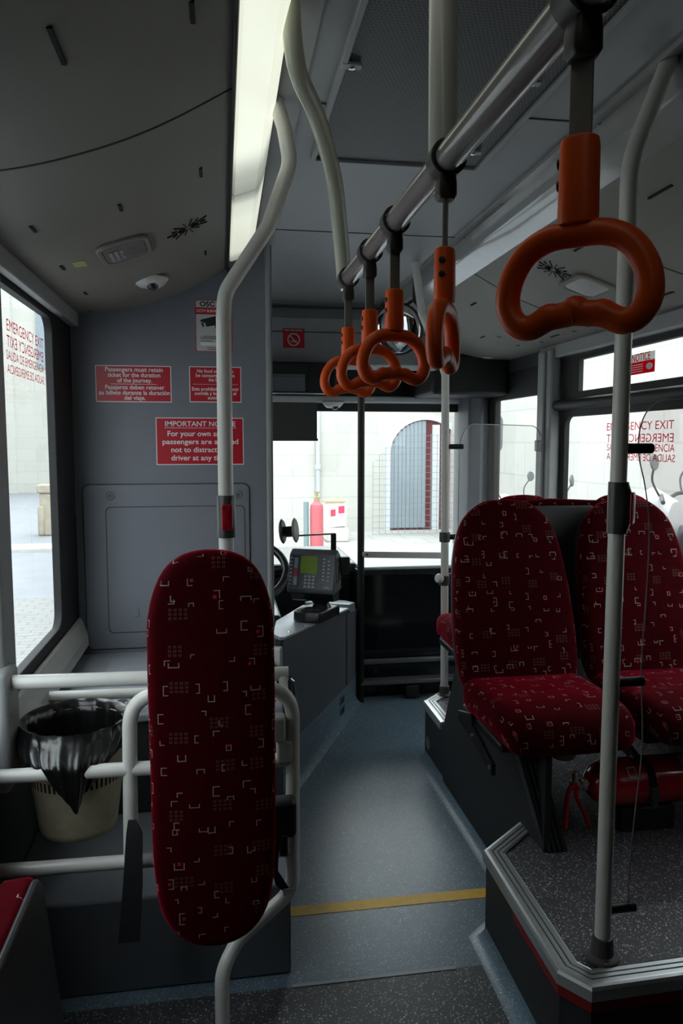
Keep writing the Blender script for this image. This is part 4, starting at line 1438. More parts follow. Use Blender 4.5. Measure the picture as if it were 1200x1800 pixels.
t = thing('ticket_machine', 'grey ticket machine with green display and keypad on the cab counter', 'ticket machine', (0.44, 3.58, ctop + 0.05))
a = math.radians(24)
RX = Vector((math.cos(a), -math.sin(a), 0))       # along the face, to the right
RN = Vector((-math.sin(a), -math.cos(a), 0))      # face normal, level
C0 = Vector((0.405, 3.50, 0.80))
tilt = Vector((0, 0, 1)) * math.cos(0.26) - RN * math.sin(0.26)
FN = RX.cross(tilt)
mb = MB()
pr = [(0.0, -0.02), (0.0, 0.0), (-0.047, 0.165), (-0.085, 0.185), (-0.135, 0.15), (-0.145, -0.02)]
mb.loft([[C0 + RX * s_ + RN * d + Z * h for d, h in pr] for s_ in (-0.118, 0.118)])
mb.build('body', M['tm_body'], t, smooth=False, bevel=0.008)
mb = MB()
mb.loft([[C0 + RX * s_ + RN * d + Z * h for d, h in ((-0.008, -0.019), (-0.14, -0.019), (-0.13, -0.075), (-0.03, -0.062))] for s_ in (-0.105, 0.110)])
mb.build('base_block', M['black'], t, smooth=False, bevel=0.006)
mb = MB()
mb.loft([[Vector((p_.x, p_.y, z)) for p_ in [C0 + RX * u_ + RN * v_ for u_, v_ in rrect(w_, d_, 0.02, 5, 0.03, -0.09)]] for w_, d_, z in ((0.09, 0.09, ctop + 0.045), (0.07, 0.06, ctop + 0.07), (0.10, 0.08, 0.735))])
mb.build('stand', M['satin_black'], t)
FO = C0 + FN * 0.0
T3 = lambda u_, v_: C0 + RX * u_ + tilt * v_
mb = MB().prism(rrect(0.084, 0.084, 0.004, 4, -0.012, 0.117), C0, RX, tilt, FN, -0.001, 0.0022)
mb.build('display', M['lcd'], t, smooth=False)
mb = MB().ringplate(rrect(0.226, 0.168, 0.010, 5, 0, 0.083), rrect(0.216, 0.158, 0.008, 5, 0, 0.083), C0, RX, tilt, FN, -0.001, 0.003)
mb.build('face_frame', M['grey_plastic'], t)
kk = MB()
for i in range(3):
    for j in range(4):
        kk.prism(rrect(0.013, 0.010, 0.002, 3, -0.026 + 0.020 * i, 0.012 + 0.0165 * j), C0, RX, tilt, FN, 0, 0.004)
kk.build('number_keys', M['key'], t, smooth=False)
kk = MB()
for j in range(8):
    kk.prism(rrect(0.013, 0.008, 0.003, 3, -0.102, 0.022 + 0.018 * j), C0, RX, tilt, FN, 0, 0.004)
for j in range(7):
    kk.prism(rrect(0.013, 0.008, 0.003, 3, 0.062 + (j % 2) * 0.0, 0.048 + 0.0165 * j), C0, RX, tilt, FN, 0, 0.004)
    if j > 0:
        kk.prism(rrect(0.013, 0.008, 0.003, 3, 0.087, 0.026 + 0.0185 * j), C0, RX, tilt, FN, 0, 0.004)
kk.prism(rrect(0.028, 0.006, 0.002, 3, 0.082, 0.012), C0, RX, tilt, FN, 0, 0.003)
kk.build('function_keys', M['key'], t, smooth=False)
mb = MB().prism(rrect(0.018, 0.05, 0.002, 3, -0.078, 0.125), C0, RX, tilt, FN, -0.001, 0.002)
mb.build('blue_strip', M['screen_blue'], t, smooth=False)
mb = MB().prism(rrect(0.018, 0.034, 0.002, 3, -0.078, 0.080), C0, RX, tilt, FN, -0.001, 0.002)
mb.build('red_strip', M['print_red'], t, smooth=False)
mb = MB().prism(rrect(0.018, 0.042, 0.002, 3, -0.078, 0.038), C0, RX, tilt, FN, -0.001, 0.002)
mb.build('white_strip', M['sign_grey'], t, smooth=False)
# ticket slot and card reader on the side of the machine
sl = C0 + RX * 0.119 - RN * -0.0 + Z * 0.075 - RN * 0.07
mb = MB().ringplate(rrect(0.045, 0.10, 0.018, 5), rrect(0.030, 0.085, 0.013, 5), sl, -RN, Z, RX, -0.002, 0.006)
mb.build('slot_bezel', M['grey_plastic'], t)
mb = MB().prism(rrect(0.010, 0.07, 0.003, 3), sl, -RN, Z, RX, -0.001, 0.002)
mb.build('ticket_slot', M['dark_hole'], t, smooth=False)
q_ = C0 + RX * 0.135 - RN * 0.12 + Z * 0.105
mb = MB()
mb.box(q_.x - 0.018, q_.x + 0.03, q_.y - 0.02, q_.y + 0.03, q_.z - 0.045, q_.z + 0.04)
mb.build('card_reader', M['black'], t, bevel=0.008)
# paper roll arm: post, rod and two discs
pp = C0 + RX * 0.085 - RN * 0.12 + Z * 0.16
MB().box(pp.x - 0.014, pp.x + 0.012, pp.y - 0.006, pp.y + 0.006, pp.z, pp.z + 0.098).build('arm_post', M['black'], t, bevel=0.002)
r0 = Vector((pp.x + 0.006, pp.y, pp.z + 0.097))
r1 = Vector((pp.x - 0.24, pp.y - 0.05, pp.z + 0.095))
MB().tube([r0, r1], 0.0042, 10).build('arm_rod', M['steel'], t)
ax = Vector((0.94, -0.30, 0.10)).normalized()
for k in (0, 1):
    MB().lathe([(0.010, 0.0), (0.052, 0.002), (0.060, 0.008), (0.052, 0.015), (0.008, 0.016)], r1 + ax * (-0.022 + 0.062 * k) + Z * 0.025, ax, 24).build('roll_disc', M['light_plastic' if k else 'grey_plastic'], t)
MB().lathe([(0.022, -0.02), (0.022, 0.05)], r1 + Z * 0.025, ax, 16).build('roll_core', M['black'], t)

# ---- driver's place: dash, wheel, tray and bag --------------------------------------------
mb = MB()
mb.box(XL, 0.77, 4.42, 5.2, 0.0, 0.70)
mb.box(XL, 0.80, 4.40, 5.18, 0.70, 0.775)
struct(mb.build('dashboard', M['dash'], smooth=False, bevel=0.02))
mb = MB()
mb.box(0.16, 0.29, 3.74, 4.38, 0.0, 0.62)
tag(mb.build('dash_console', M['black'], bevel=0.02), 'black dash console beside the steering wheel behind the ticket machine', 'console')
t = thing('steering_wheel', 'black steering wheel rim showing beside the bulkhead edge', 'steering wheel', (0.13, 3.95, 0.6))
wc = Vector((0.118, 4.0, 0.815))
wa = Vector((0, -0.62, 0.78)).normalized()
wu = X
wv = wa.cross(wu)
MB().tube([wc + (wu * math.cos(2 * PI * k / 40) + wv * math.sin(2 * PI * k / 40)) * 0.215 for k in range(40)], 0.022, 12, closed=True).build('rim', M['satin_black'], t)
MB().lathe([(0.09, -0.02), (0.085, 0.01), (0.05, 0.02), (0, 0.02)], wc - wa * 0.03, wa, 24).build('hub', M['satin_black'], t)
for an in (0, 2.1, 4.2):
    d_ = wu * math.cos(an) + wv * math.sin(an)
    MB().tube([wc - wa * 0.03 + d_ * 0.05, wc + d_ * 0.212], 0.014, 8).build('spoke', M['satin_black'], t)
MB().tube([wc - wa * 0.04, wc - wa * 0.35], 0.03, 12).build('column', M['black'], t)
mb = MB()
mb.box(0.06, 0.31, 3.30, 3.72, 0.0, 0.54)
tag(mb.build('cab_locker', M['black'], bevel=0.006), 'low black locker beside the driver behind the cab counter', 'locker')
mb = MB()
bmesh.ops.create_icosphere(mb.bm, subdivisions=4, radius=1.0)
for v in mb.bm.verts:
    n_ = noise.noise(v.co * 2.1) * 0.35 + noise.noise(v.co * 5.0) * 0.28
    r_ = 1 + n_
    v.co = Vector((0.255 + v.co.x * 0.045 * r_, 3.40 + v.co.y * 0.075 * r_, max(0.541, 0.585 + v.co.z * 0.055 * r_)))
tag(mb.build('plastic_bag', M['clear_bag'], angle=20), 'crumpled clear plastic bag on the locker behind the cab counter', 'bag')

# ---- tall padded backrest ---------------------------------------------------------------------
t = thing('wheelchair_backrest', 'tall narrow red patterned backrest pad with rounded ends', 'backrest', (-0.03, 1.70, 0.318))
ol = catmull([(-0.138, -0.28), (-0.110, -0.405), (-0.045, -0.462), (0.045, -0.462), (0.112, -0.405), (0.140, -0.28),
              (0.143, 0.0), (0.143, 0.22), (0.138, 0.335), (0.105, 0.425), (0.045, 0.466), (-0.045, 0.466), (-0.105, 0.425), (-0.138, 0.335), (-0.143, 0.22), (-0.142, 0.0)], 5)
O = Vector((-0.031, 1.725, 0.788))
MB().cushion(ol, O, X, Z, -Y, 0.062, 0.026, 0.008).build('pad', M['fabric'], t, angle=60)
MB().cushion([(a_ * 0.95, b_ * 0.985) for a_, b_ in ol], O + Y * 0.018, X, Z, -Y, 0.02, 0.008).build('back_shell', M['shell'], t)
for zz in (0.60, 1.02):
    MB().box(-0.06, 0.03, 1.742, 1.852, zz - 0.03, zz + 0.03).build('bracket', M['grey_plastic'], t, bevel=0.004)

# ---- guard frame of welded tube -------------------------------------------------------------------
FY = 1.872
t = thing('guard_frame', 'pale welded tube guard frame behind the tall red backrest', 'guard rail', (-0.02, FY, 0.0))
MB().tube(fillet([(-0.020, 1.78, 0.0), (-0.020, 1.80, 0.165), (0.02, 1.84, 0.215), (0.168, FY, 0.320), (0.171, FY, 0.872), (-0.238, FY, 0.872), (-0.245, FY, 0.43), (-0.245, FY, 0.435)], 0.085, 9), RT, 16).build('hoop', M['rail'], t)
MB().tube([(XL + 0.001, FY, 0.683), (0.165, FY, 0.678)], RT * 0.96, 16).build('middle_bar', M['rail'], t)
MB().tube([(XL + 0.001, FY, 0.440), (0.165, FY, 0.432)], RT * 0.96, 16).build('lower_bar', M['rail'], t)
mb = MB()
mb.box(0.128, 0.168, FY - 0.022, FY + 0.022, 0.675, 0.735)
mb.box(0.118, 0.150, FY - 0.028, FY + 0.02, 0.735, 0.80)
mb.build('belt_mount', M['light_plastic'], t, bevel=0.006)
t = thing('upper_guard_rail', 'upper pale guard rail with a free rounded end by the left window', 'guard rail', (-0.2, 1.95, 0.87))
MB().tube([(-0.535, 1.955, 0.893), (0.165, 1.935, 0.888)], RT, 16).build('tube', M['rail'], t)
MB().lathe([(RT, 0.0), (RT * 0.9, 0.007), (RT * 0.5, 0.011), (0, 0.012)], (-0.535, 1.955, 0.893), -X, 16).build('end_cap', M['rail'], t)
MB().tube([(0.150, 1.935, 0.888), (0.150, 1.905, 0.86), (0.150, FY, 0.84)], 0.012, 12).build('bracket', M['rail'], t)
t = thing('box_guard_rail', 'second pale guard rail standing on a screwed flange on the equipment box', 'guard rail', (-0.3, 2.52, 0.615))
MB().tube(fillet([(-0.545, 2.50, 0.615), (-0.545, 2.478, 0.676), (-0.575, 2.476, 0.678)], 0.004, 3), RT * 0.8, 14).tube(fillet([(-0.578, 2.476, 0.678), (0.145, 2.465, 0.674), (0.145, 2.50, 0.615)], 0.03, 6), RT * 0.95, 16).build('tube', M['rail'], t)
for fx in (-0.495, 0.10):
    f_ = MB().prism(rrect(0.145, 0.052, 0.024, 6), (fx, 2.505, 0.6155), X, Y, Z, 0, 0.006).build('flange', M['light_plastic'], t, bevel=0.001)
    for k in (0, 1):
        MB().lathe([(0.008, 0), (0.007, 0.003), (0.0, 0.003)], (fx + 0.010 + 0.035 * k, 2.505, 0.6215), Z, 12).build('screw', M['steel'], f_)
for k in range(1):
    tag(MB().lathe([(0.02, 0), (0.018, 0.005), (0, 0.005)], (-0.35, 2.565, 0.6155), Z, 16).build('box_lock', M['steel']), 'small round metal lock on top of the equipment box', 'lock')

# ---- litter bin and its liner ------------------------------------------------------------------------
BX, BY = -0.402, 2.045
t = thing('waste_bin', 'cream plastic waste bin with slotted band hanging behind the guard rail', 'bin', (BX, BY, 0.44))
def bmis(q, i):
    return 1 if q == 4 and i % 2 == 0 else 0
prof = [(0.0, 0.452), (0.088, 0.452), (0.099, 0.458), (0.103, 0.475), (0.119, 0.600), (0.1225, 0.640), (0.130, 0.742), (0.133, 0.742), (0.126, 0.655), (0.096, 0.47), (0.0, 0.462)]
MB().lathe(prof, (BX, BY, 0), Z, 112, mis=bmis, cap0=False, cap1=False).build('bucket', [M['bucket'], M['dark_hole']], t, angle=50)
MB().tube([(BX + 0.13 * math.cos(2 * PI * k / 40), BY + 0.13 * math.sin(2 * PI * k / 40), 0.742) for k in range(40)], 0.005, 8, closed=True).build('rim', M['bucket'], t)
MB().box(BX - 0.02, BX + 0.02, FY + 0.012, BY - 0.115, 0.685, 0.70).build('hook', M['bucket'], t, bevel=0.002)
mb = MB()
NS = 180
rings = []
def liner(th, k, inner):
    """k 0..1 along the fall from the rim"""
    c_, s_ = math.cos(th), math.sin(th)
    front = max(0.0, -s_)
    fold = abs(math.sin(th * 9 + 0.8 * math.sin(th * 3))) - 0.5 + 0.5 * (abs(math.sin(th * 17 + 1.3)) - 0.5)
    if inner:
        r = 0.126 - 0.022 * k + 0.005 * fold * (0.3 + k)
        return Vector((BX + r * c_, BY + r * s_, 0.757 - 0.20 * k + 0.003 * math.sin(th * 13)))
    # gather point at the front, a little right of the middle
    dth = (th - (1.5 * PI + 0.22) + PI) % (2 * PI) - PI
    g = math.exp(-(dth / 0.95) ** 2)
    drop = 0.045 + 0.075 * math.exp(-(dth / 0.55) ** 2) + 0.050 * math.exp(-(dth / 1.15) ** 2)
    th2 = th - dth * 0.62 * g * k ** 1.2
    z = 0.760 - drop * k + 0.006 * math.sin(th * 11) * k
    r = 0.141 + 0.010 * math.sin(k * PI) + 0.011 * fold * min(1, 2.5 * k) - 0.006 * k
    # where it hangs over the bar it must pass in front of it
    w_ = min(1.0, max(0.0, (0.745 - z) / 0.04)) * front ** 2
    y_ = BY + r * math.sin(th2)
    lim = FY - RT - 0.008 - 0.006 * fold
    y_ = y_ * (1 - w_) + min(y_, lim) * w_ if z > 0.58 else y_
    return Vector((BX + r * math.cos(th2), y_, z))
for k in range(7, -1, -1):
    rings.append([liner(2 * PI * i / NS, k / 7, True) for i in range(NS)])
rings.append([liner(2 * PI * i / NS, 0.0, False) + Z * 0.004 for i in range(NS)])
for k in range(1, 15):
    rings.append([liner(2 * PI * i / NS, k / 14, False) for i in range(NS)])
mb.loft(rings, cap0=True, cap1=False)
o = mb.build('bin_liner', M['bag'], angle=70)
tag(o, 'shiny black bin bag folded over the rim of the cream waste bin', 'bin bag')

# ---- belts ------------------------------------------------------------------------------------------
mb = MB()
P = [(-0.236, 1.846, 0.560), (-0.230, 1.835, 0.53), (-0.236, 1.825, 0.40), (-0.246, 1.80, 0.268)]
wd = [0.010, 0.020, 0.024, 0.026]
rg = []
for p_, w_ in zip(P, wd):
    p_ = Vector(p_)
    rg.append([p_ + X * -w_ + Y * -0.002, p_ + X * w_ + Y * -0.002, p_ + X * w_ + Y * 0.002, p_ + X * -w_ + Y * 0.002])
mb.loft(rg)
o = mb.build('belt_strap', M['belt'], bevel=0.001)
tag(o, 'black belt strap hanging from the guard frame left of the red backrest', 'belt')
t = thing('safety_belt', 'black belt reel and buckle on the guard frame right of the red backrest', 'belt', (0.15, 1.83, 0.35))
mb = MB()
mb.cushion(rrect(0.062, 0.098, 0.014, 5), (0.142, 1.852, 0.548), X, Z, -Y, 0.050, 0.012).build('reel', M['black'], t)
mb = MB()
mb.box(0.130, 0.150, 1.80, 1.816, 0.455, 0.51)
mb.build('buckle', M['black'], t, bevel=0.003)
mb = MB()
rg = []
for p_, w_ in (((0.130, 1.83, 0.50), 0.016), ((0.118, 1.825, 0.45), 0.010), ((0.118, 1.83, 0.40), 0.008), ((0.135, 1.84, 0.355), 0.014), ((0.150, 1.845, 0.335), 0.010)):
    p_ = Vector(p_)
    rg.append([p_ + X * -w_, p_ + X * w_, p_ + X * w_ + Y * 0.004, p_ + X * -w_ + Y * 0.004])
mb.loft(rg)
mb.build('strap', M['belt'], t)
MB().box(0.140, 0.168, 1.838, 1.846, 0.325, 0.345).build('tongue', M['steel'], t, bevel=0.002)

# ---- folded side seat, lower left ---------------------------------------------------------------------
t = thing('folding_seat', 'red patterned folding seat tipped up against the left wall', 'seat', (-0.42, 1.2, 0.0))
U_, V_ = -Y, (Z + X * -0.10).normalized()
N_ = U_.cross(V_)
O = Vector((-0.368, 1.285, 0.405))
MB().cushion(rrect(0.50, 0.46, 0.045, 7), O - N_ * 0.0, U_, V_, N_, 0.062, 0.012, 0.006).build('seat_cushion', M['fabric'], t)
MB().cushion(rrect(0.49, 0.45, 0.045, 7), O + N_ * 0.002, -U_, V_, -N_, 0.016, 0.010, 0.004).build('seat_shell', M['shell'], t)
MB().box(-0.46, -0.30, 0.98, 1.40, 0.0, 0.16).build('base', M['shell'], t, bevel=0.02)
MB().cushion(rrect(0.10, 0.20, 0.03, 6), (-0.268, 1.455, 0.09), -Y, Z, X, 0.02, 0.008, 0.004).build('padded_trim', M['leather'], t)

# ---- stop buttons -----------------------------------------------------------------------------------------
def stop_button(label, p, face, h=0.105, w=0.042):
    """p: pole axis at the middle of the button; face: level direction the button looks"""
    f = Vector(face).normalized()
    s_ = Z.cross(f)
    t = thing('stop_button', label, 'stop button', p)
    p = Vector(p)
    sec = [(RT + 0.004, -1.0), (RT + 0.006, -0.86), (RT + 0.012, -0.55), (RT + 0.014, 0.0), (RT + 0.012, 0.55), (RT + 0.006, 0.86), (RT + 0.004, 1.0)]
    rings = []
    for r_, k in sec:
        ring = []
        for a_ in range(24):
            an = 2 * PI * a_ / 24
            e = r_ if math.cos(an) > -0.2 else RT + 0.003
            ring.append(p + f * (math.cos(an) * e) + s_ * (math.sin(an) * (RT + 0.0045)) + Z * (k * h / 2))
        rings.append(ring)
    MB().loft(rings).build('housing', M['button_case'], t)
    MB().cushion(rrect(0.027, h * 0.62, 0.006, 5), p + f * (RT + 0.010), s_, Z, f, 0.007, 0.003, 0.002).build('button', M['button_red'], t)
    return t


stop_button('red stop button on the pole behind the tall red backrest', (0.0073, 1.872, 1.317), (0.06, -1, 0))

# ---- double seats -------------------------------------------------------------------------------------------
def bus_seat(name, label, loc, group, legs=True):
    """a seat facing -Y; its origin lies on the platform below the back of the cushion"""
    t = thing(name, label, 'bus seat', (0, 0, 0), group)
    half = [(0.10, 0.0), (0.185, 0.012), (0.212, 0.08), (0.217, 0.22), (0.208, 0.38), (0.192, 0.50), (0.160, 0.60), (0.095, 0.662), (0.03, 0.676)]
    ol = catmull([(-a_, b_) for a_, b_ in reversed(half)][0:0] + half + [(-a_, b_) for a_, b_ in reversed(half)], 4)
    V2 = Vector((0, 0.30, 0.954)).normalized()
    N2 = X.cross(V2)
    O = Vector((0, 0.045, 0.352))
    MB().cushion(ol, O, X, V2, N2, 0.085, 0.032, 0.014, uv_off=(random.random(), random.random())).build('backrest', M['fabric'], t, angle=60)
    MB().cushion([(a_ * 0.96, 0.33 + (b_ - 0.33) * 0.975) for a_, b_ in ol], O + N2 * 0.006, -X, V2, -N2, 0.045, 0.02, 0.012).build('back_shell', M['shell'], t)
    # cushion
    co = catmull([(-0.212, 0.02), (-0.215, 0.20), (-0.205, 0.36), (-0.165, 0.415), (0.0, 0.425), (0.165, 0.415), (0.205, 0.36), (0.215, 0.20), (0.212, 0.02), (0.15, -0.015), (-0.15, -0.015)][::-1], 5)
    VC = Vector((0, -1, 0.04)).normalized()
    UC = -X
    NC = UC.cross(VC)
    mb = MB()
    mb.cushion([(-a_, b_) for a_, b_ in co][::-1], Vector((0, 0.0, 0.318)), UC, VC, NC, 0.108, 0.042, 0.006, uv_off=(random.random(), random.random()))
    for v in mb.bm.verts:                          # rolled front edge
        d = max(0.0, -v.co.y - 0.26)
        v.co.z -= 1.3 * d * d
    mb.build('cushion', M['fabric'], t, angle=60)
    mb = MB()
    mb.prism([(-0.20, 0.03), (0.20, 0.03), (0.20, -0.33), (-0.20, -0.33)], (0, 0, 0), X, Y, Z, 0.292, 0.325)
    mb.build('seat_pan', M['black'], t, bevel=0.008)
    MB().prism([(-0.03, 0.30), (0.10, 0.335), (0.115, 0.30), (0.30, 0.25), (0.30, 0.215), (0.08, 0.255), (-0.03, 0.27)][::-1], (-0.205, 0, 0), -Y, Z, -X, -0.004, 0.010).build('side_bracket', M['black'], t, smooth=False, bevel=0.002)
    for yy, zz in ((-0.12, 0.268), (-0.285, 0.236)):
        MB().lathe([(0.008, 0), (0.007, 0.004), (0.0, 0.005)], (-0.215, yy, zz), -X, 12).build('bolt', M['steel'], t)
    return t


grp = 'red patterned bus seats on the right platform'
sa = bus_seat('bus_seat', 'red patterned bus seat beside the aisle on a slanted black leg', None, grp)
sb = copy_tree(sa)
sb['label'] = 'red patterned bus seat by the right window behind the pole'
sc_ = copy_tree(sa)
sc_['label'] = 'forward facing red seat seen only as a cushion edge beside the far pole'
sd = copy_tree(sa)
sd['label'] = 'forward facing seat by the window, its back between the two red seats'
sa.location = (1.005, 2.375, ZP)
sb.location = (1.475, 2.375, ZP)
sc_.location = (1.165, 2.955, ZP)
sd.location = (1.585, 2.955, ZP)
for q_ in (sc_, sd):
    q_.rotation_euler = (0, 0, PI)
    q_.scale = (0.94, 0.94, 1.0)
# upholstered filler between the seat backs
t = thing('seat_back_bridge', 'dark panel with red top edge between the two seat backs', 'seat back', (1.24, 2.66, 0.9))
MB().loft([[Vector((a_, y_, z_)) for a_, y_, z_ in ((x_, 2.56, 0.72), (x_, 2.672, 1.262), (x_, 2.690, 1.262), (x_, 2.62, 0.72))] for x_ in (1.12, 1.41)]).build('panel', M['shell'], t, smooth=False, bevel=0.01)
MB().tube([(1.09, 2.690, 1.262), (1.24, 2.690, 1.271), (1.43, 2.690, 1.262)], 0.016, 12).build('red_top_edge', M['fabric'], t)
# slanted ribbed leg below the aisle seat
bpy.context.view_layer.update()
LO, HI = Vector((0.972, 2.02, ZP)), Vector((0.906, 2.10, 0.572))
lg = MB().loft([[p_ + X * a_ + Y * b_ for a_, b_ in rrect(0.070, 0.05, 0.006, 3)] for p_ in (LO, HI)]).build('leg', M['black'], sa, smooth=False)
mb = MB()
for k in range(4):
    mb.loft([[p_ + X * (a_ - 0.024 + 0.016 * k) + Y * (b_ - 0.026) for a_, b_ in rrect(0.006, 0.006, 0.002, 2)] for p_ in (LO, HI)])
mb.build('ribs', M['shell'], lg, smooth=False)
o = MB().lathe([(0.0, -0.035), (0.035, -0.03), (0.05, -0.005), (0.05, 0.04)], (1.055, 2.15, 0.535), Z, 24).build('seat_hinge_cover', M['light_plastic'])  # rounded cover on the seat underside, gives no light
tag(o, 'round pale fitting under the aisle seat cushion', 'fitting')

# ---- fire extinguisher ------------------------------------------------------------------------------------
ez, ey, er_ = 0.425, 2.12, 0.073
t = thing('fire_extinguisher', 'red fire extinguisher lying under the right seat on the platform', 'fire extinguisher', (1.35, ey, ZP + 0.06))
MB().lathe([(0.020, 1.118), (0.030, 1.124), (0.050, 1.140), (0.067, 1.168), (er_, 1.20), (er_, 1.585), (0.066, 1.612), (0.045, 1.625), (0.0, 1.625)], (0, ey, ez), X, 40).build('cylinder', M['ext_red'], t)
MB().lathe([(0.012, 1.070), (0.016, 1.075), (0.016, 1.105), (0.021, 1.108), (0.021, 1.120)], (0, ey, ez), X, 20).build('valve', M['valve_metal'], t)
MB().lathe([(0.011, 0.0), (0.011, 0.03), (0.007, 0.034)], (1.082, ey - 0.005, ez + 0.012), Z, 14).build('valve_cap', M['valve_metal'], t)
MB().lathe([(0.012, 0.0), (0.012, 0.012), (0.008, 0.015), (0, 0.015)], (1.108, ey - 0.014, ez + 0.012), -Y, 16).build('gauge', M['valve_metal'], t)
MB().tube(catmull([(1.085, ey - 0.012, ez + 0.004), (1.062, ey - 0.016, ez - 0.002), (1.048, ey - 0.022, ez - 0.04), (1.040, ey - 0.03, ez - 0.125)], 5, closed=False), 0.0075, 10).build('lever', M['lever_red'], t)
MB().tube(catmull([(1.088, ey - 0.012, ez - 0.004), (1.080, ey - 0.02, ez - 0.03), (1.100, ey - 0.028, ez - 0.075), (1.120, ey - 0.034, ez - 0.122)], 5, closed=False), 0.0065, 10).build('lever', M['lever_red'], t)
def wrap(x0, x1, a0, a1, nm, mt, dr=0.0008, n_=12):
    mb = MB()
    mb.loft([[Vector((x_, ey - (er_ + d_) * math.sin(a_), ez + (er_ + d_) * math.cos(a_))) for x_, d_ in ((x0, 0), (x0, dr), (x1, dr), (x1, 0))] for a_ in [a0 + (a1 - a0) * k / n_ for k in range(n_ + 1)]])
    return mb.build(nm, mt, t)
wrap(1.425, 1.56, 0.1, 1.35, 'paper_label', M['sign_white'])
wrap(1.45, 1.50, 0.35, 1.0, 'red_mark', M['print_red'], 0.0014)
wrap(1.232, 1.262, 0.55, 1.05, 'square_mark', M['sign_grey'], 0.0009)
wrap(1.237, 1.257, 0.63, 0.97, 'square_mark', M['ext_red'], 0.0013)
t2 = thing('extinguisher_strap', 'black strap and clip round the red fire extinguisher', 'strap', (1.31, ey, ZP))
t = t2
wrap(1.295, 1.320, 0, 2 * PI, 'band', M['belt'], 0.0025, 40)
MB().box(1.297, 1.318, ey - er_ - 0.016, ey - er_ - 0.002, ez - 0.055, ez + 0.012).build('clip', M['clamp'], t, bevel=0.003)
MB().box(1.22, 1.40, ey - 0.05, ey + 0.05, ZP, ez - er_ + 0.004).build('cradle', M['black'], t, bevel=0.004)

# ---- right pole, button, screen -----------------------------------------------------------------------------
PX_, PY_ = 0.872, 1.546
t = thing('grab_pole', 'tall pale grab pole standing on the near right platform edge', 'pole', (PX_, PY_, ZP))
MB().tube(fillet([(PX_, PY_, ZP), (PX_ + 0.001, PY_, 2.10), (PX_ + 0.085, PY_, 2.318)], 0.25, 10), RT, 18).build('tube', M['rail'], t)
MB().lathe([(0.040, 0.0), (0.038, 0.006), (0.027, 0.012), (0.0245, 0.045), (0.0225, 0.052), (RT, 0.053)], (PX_, PY_, ZP + 0.005), Z, 28).build('base_flange', M['clamp'], t)
for an in (0.3, 2.4, 4.5):
    MB().lathe([(0.0045, 0), (0.004, 0.003), (0, 0.003)], (PX_ + 0.032 * math.cos(an), PY_ + 0.032 * math.sin(an), ZP + 0.012), Z, 10).build('screw', M['steel'], t)
stop_button('grey stop button with dark red face on the right pole by the seats', (PX_ + 0.0005, PY_, 1.355), (0.75, -0.66, 0), 0.115)

t = thing('glass_screen', 'clear wavy edged draught screen clamped to the right pole', 'screen', (1.35, PY_, 0.40))
edge = [(0.935, 0.405), (0.934, 0.48), (0.942, 0.62), (0.955, 0.80), (0.945, 0.98), (0.950, 1.13), (0.952, 1.30), (0.938, 1.40), (0.920, 1.47), (0.920, 1.53), (0.940, 1.575), (0.98, 1.598), (1.03, 1.603)]
el = [(p.x, p.y) for p in catmull([(a_, b_, 0) for a_, b_ in edge], 4, closed=False)]
scr = el + [(1.76, 1.603), (1.76, 0.405)]
mb = MB()
mb.prism([(a_, b_) for a_, b_ in reversed(scr)], (0, PY_, 0), X, Z, -Y, -0.003, 0.003)
mb.build('sheet', M['perspex'], t, smooth=False)
MB().tube([(a_, PY_, b_) for a_, b_ in el], 0.0016, 6).build('polished_edge', M['perspex_edge'], t)
for zz in (1.487, 0.952, 0.403):
    mb = MB()
    mb.tube([(PX_ + 0.016, PY_, zz), (PX_ + 0.080, PY_, zz)], 0.0115, 16)
    mb.build('clamp', M['black'], t, bevel=0.002)

# ---- far pole and front screen ------------------------------------------------------------------------------
QX, QY = 1.045, 3.392
t = thing('grab_pole', 'pale pole at the front bending overhead beside the front seats', 'pole', (QX, QY, ZP))
MB().tube(fillet([(QX, QY, ZP), (1.030, QY, 1.815), (0.99, QY, 1.925), (0.915, QY, 2.09), (0.880, QY, 2.322)], 0.05, 6), RT, 16).build('tube', M['rail'], t)
MB().lathe([(0.036, 0.0), (0.032, 0.006), (0.025, 0.010), (0.023, 0.045), (RT, 0.047)], (QX, QY, ZP + 0.003), Z, 24).build('base_flange', M['clamp'], t)
zc1 = at(782, 944, y=QY).z
zc2 = at(782, 1020, y=QY).z
for z_ in (zc1, zc2):
    MB().lathe([(0.0195, -0.024), (0.025, -0.022), (0.026, 0.0), (0.025, 0.022), (0.0195, 0.024)], (QX - 0.008, QY, z_), Z, 20, cap0=False, cap1=False).build('collar', M['clamp'], t)
MB().tube([(QX - 0.008, QY, zc1), (QX + 0.055, QY, zc1)], 0.013, 12).build('side_clamp', M['black'], t)
MB().lathe([(0.012, 0.0), (0.019, 0.006), (0.024, 0.018), (0.019, 0.032), (0.0, 0.036)], (QX - 0.02, QY - 0.012, zc2 + 0.012), Vector((-0.9, -0.3, 0.05)), 18).build('knob', M['white_plastic'], t)
t = thing('glass_screen', 'clear rounded draught screen between the far pole and the door pillar', 'screen', (1.4, 3.65, 0.6))
S0, S1 = Vector((1.105, 3.40, 0)), Vector((1.745, 3.90, 0))
dS = (S1 - S0).normalized()
Ls = (S1 - S0).length
nS = dS.cross(Z)
ol = rrect(Ls, 0.98, (0.03, 0.03, 0.13, 0.13), 9, Ls / 2, 1.10)
MB().prism(ol, S0, dS, Z, nS, -0.0025, 0.0025).build('sheet', M['perspex_clear'], t, smooth=False)
MB().tube([S0 + dS * a_ + Z * b_ for a_, b_ in ol], 0.0022, 6, closed=True).build('polished_edge', M['perspex_edge'], t)
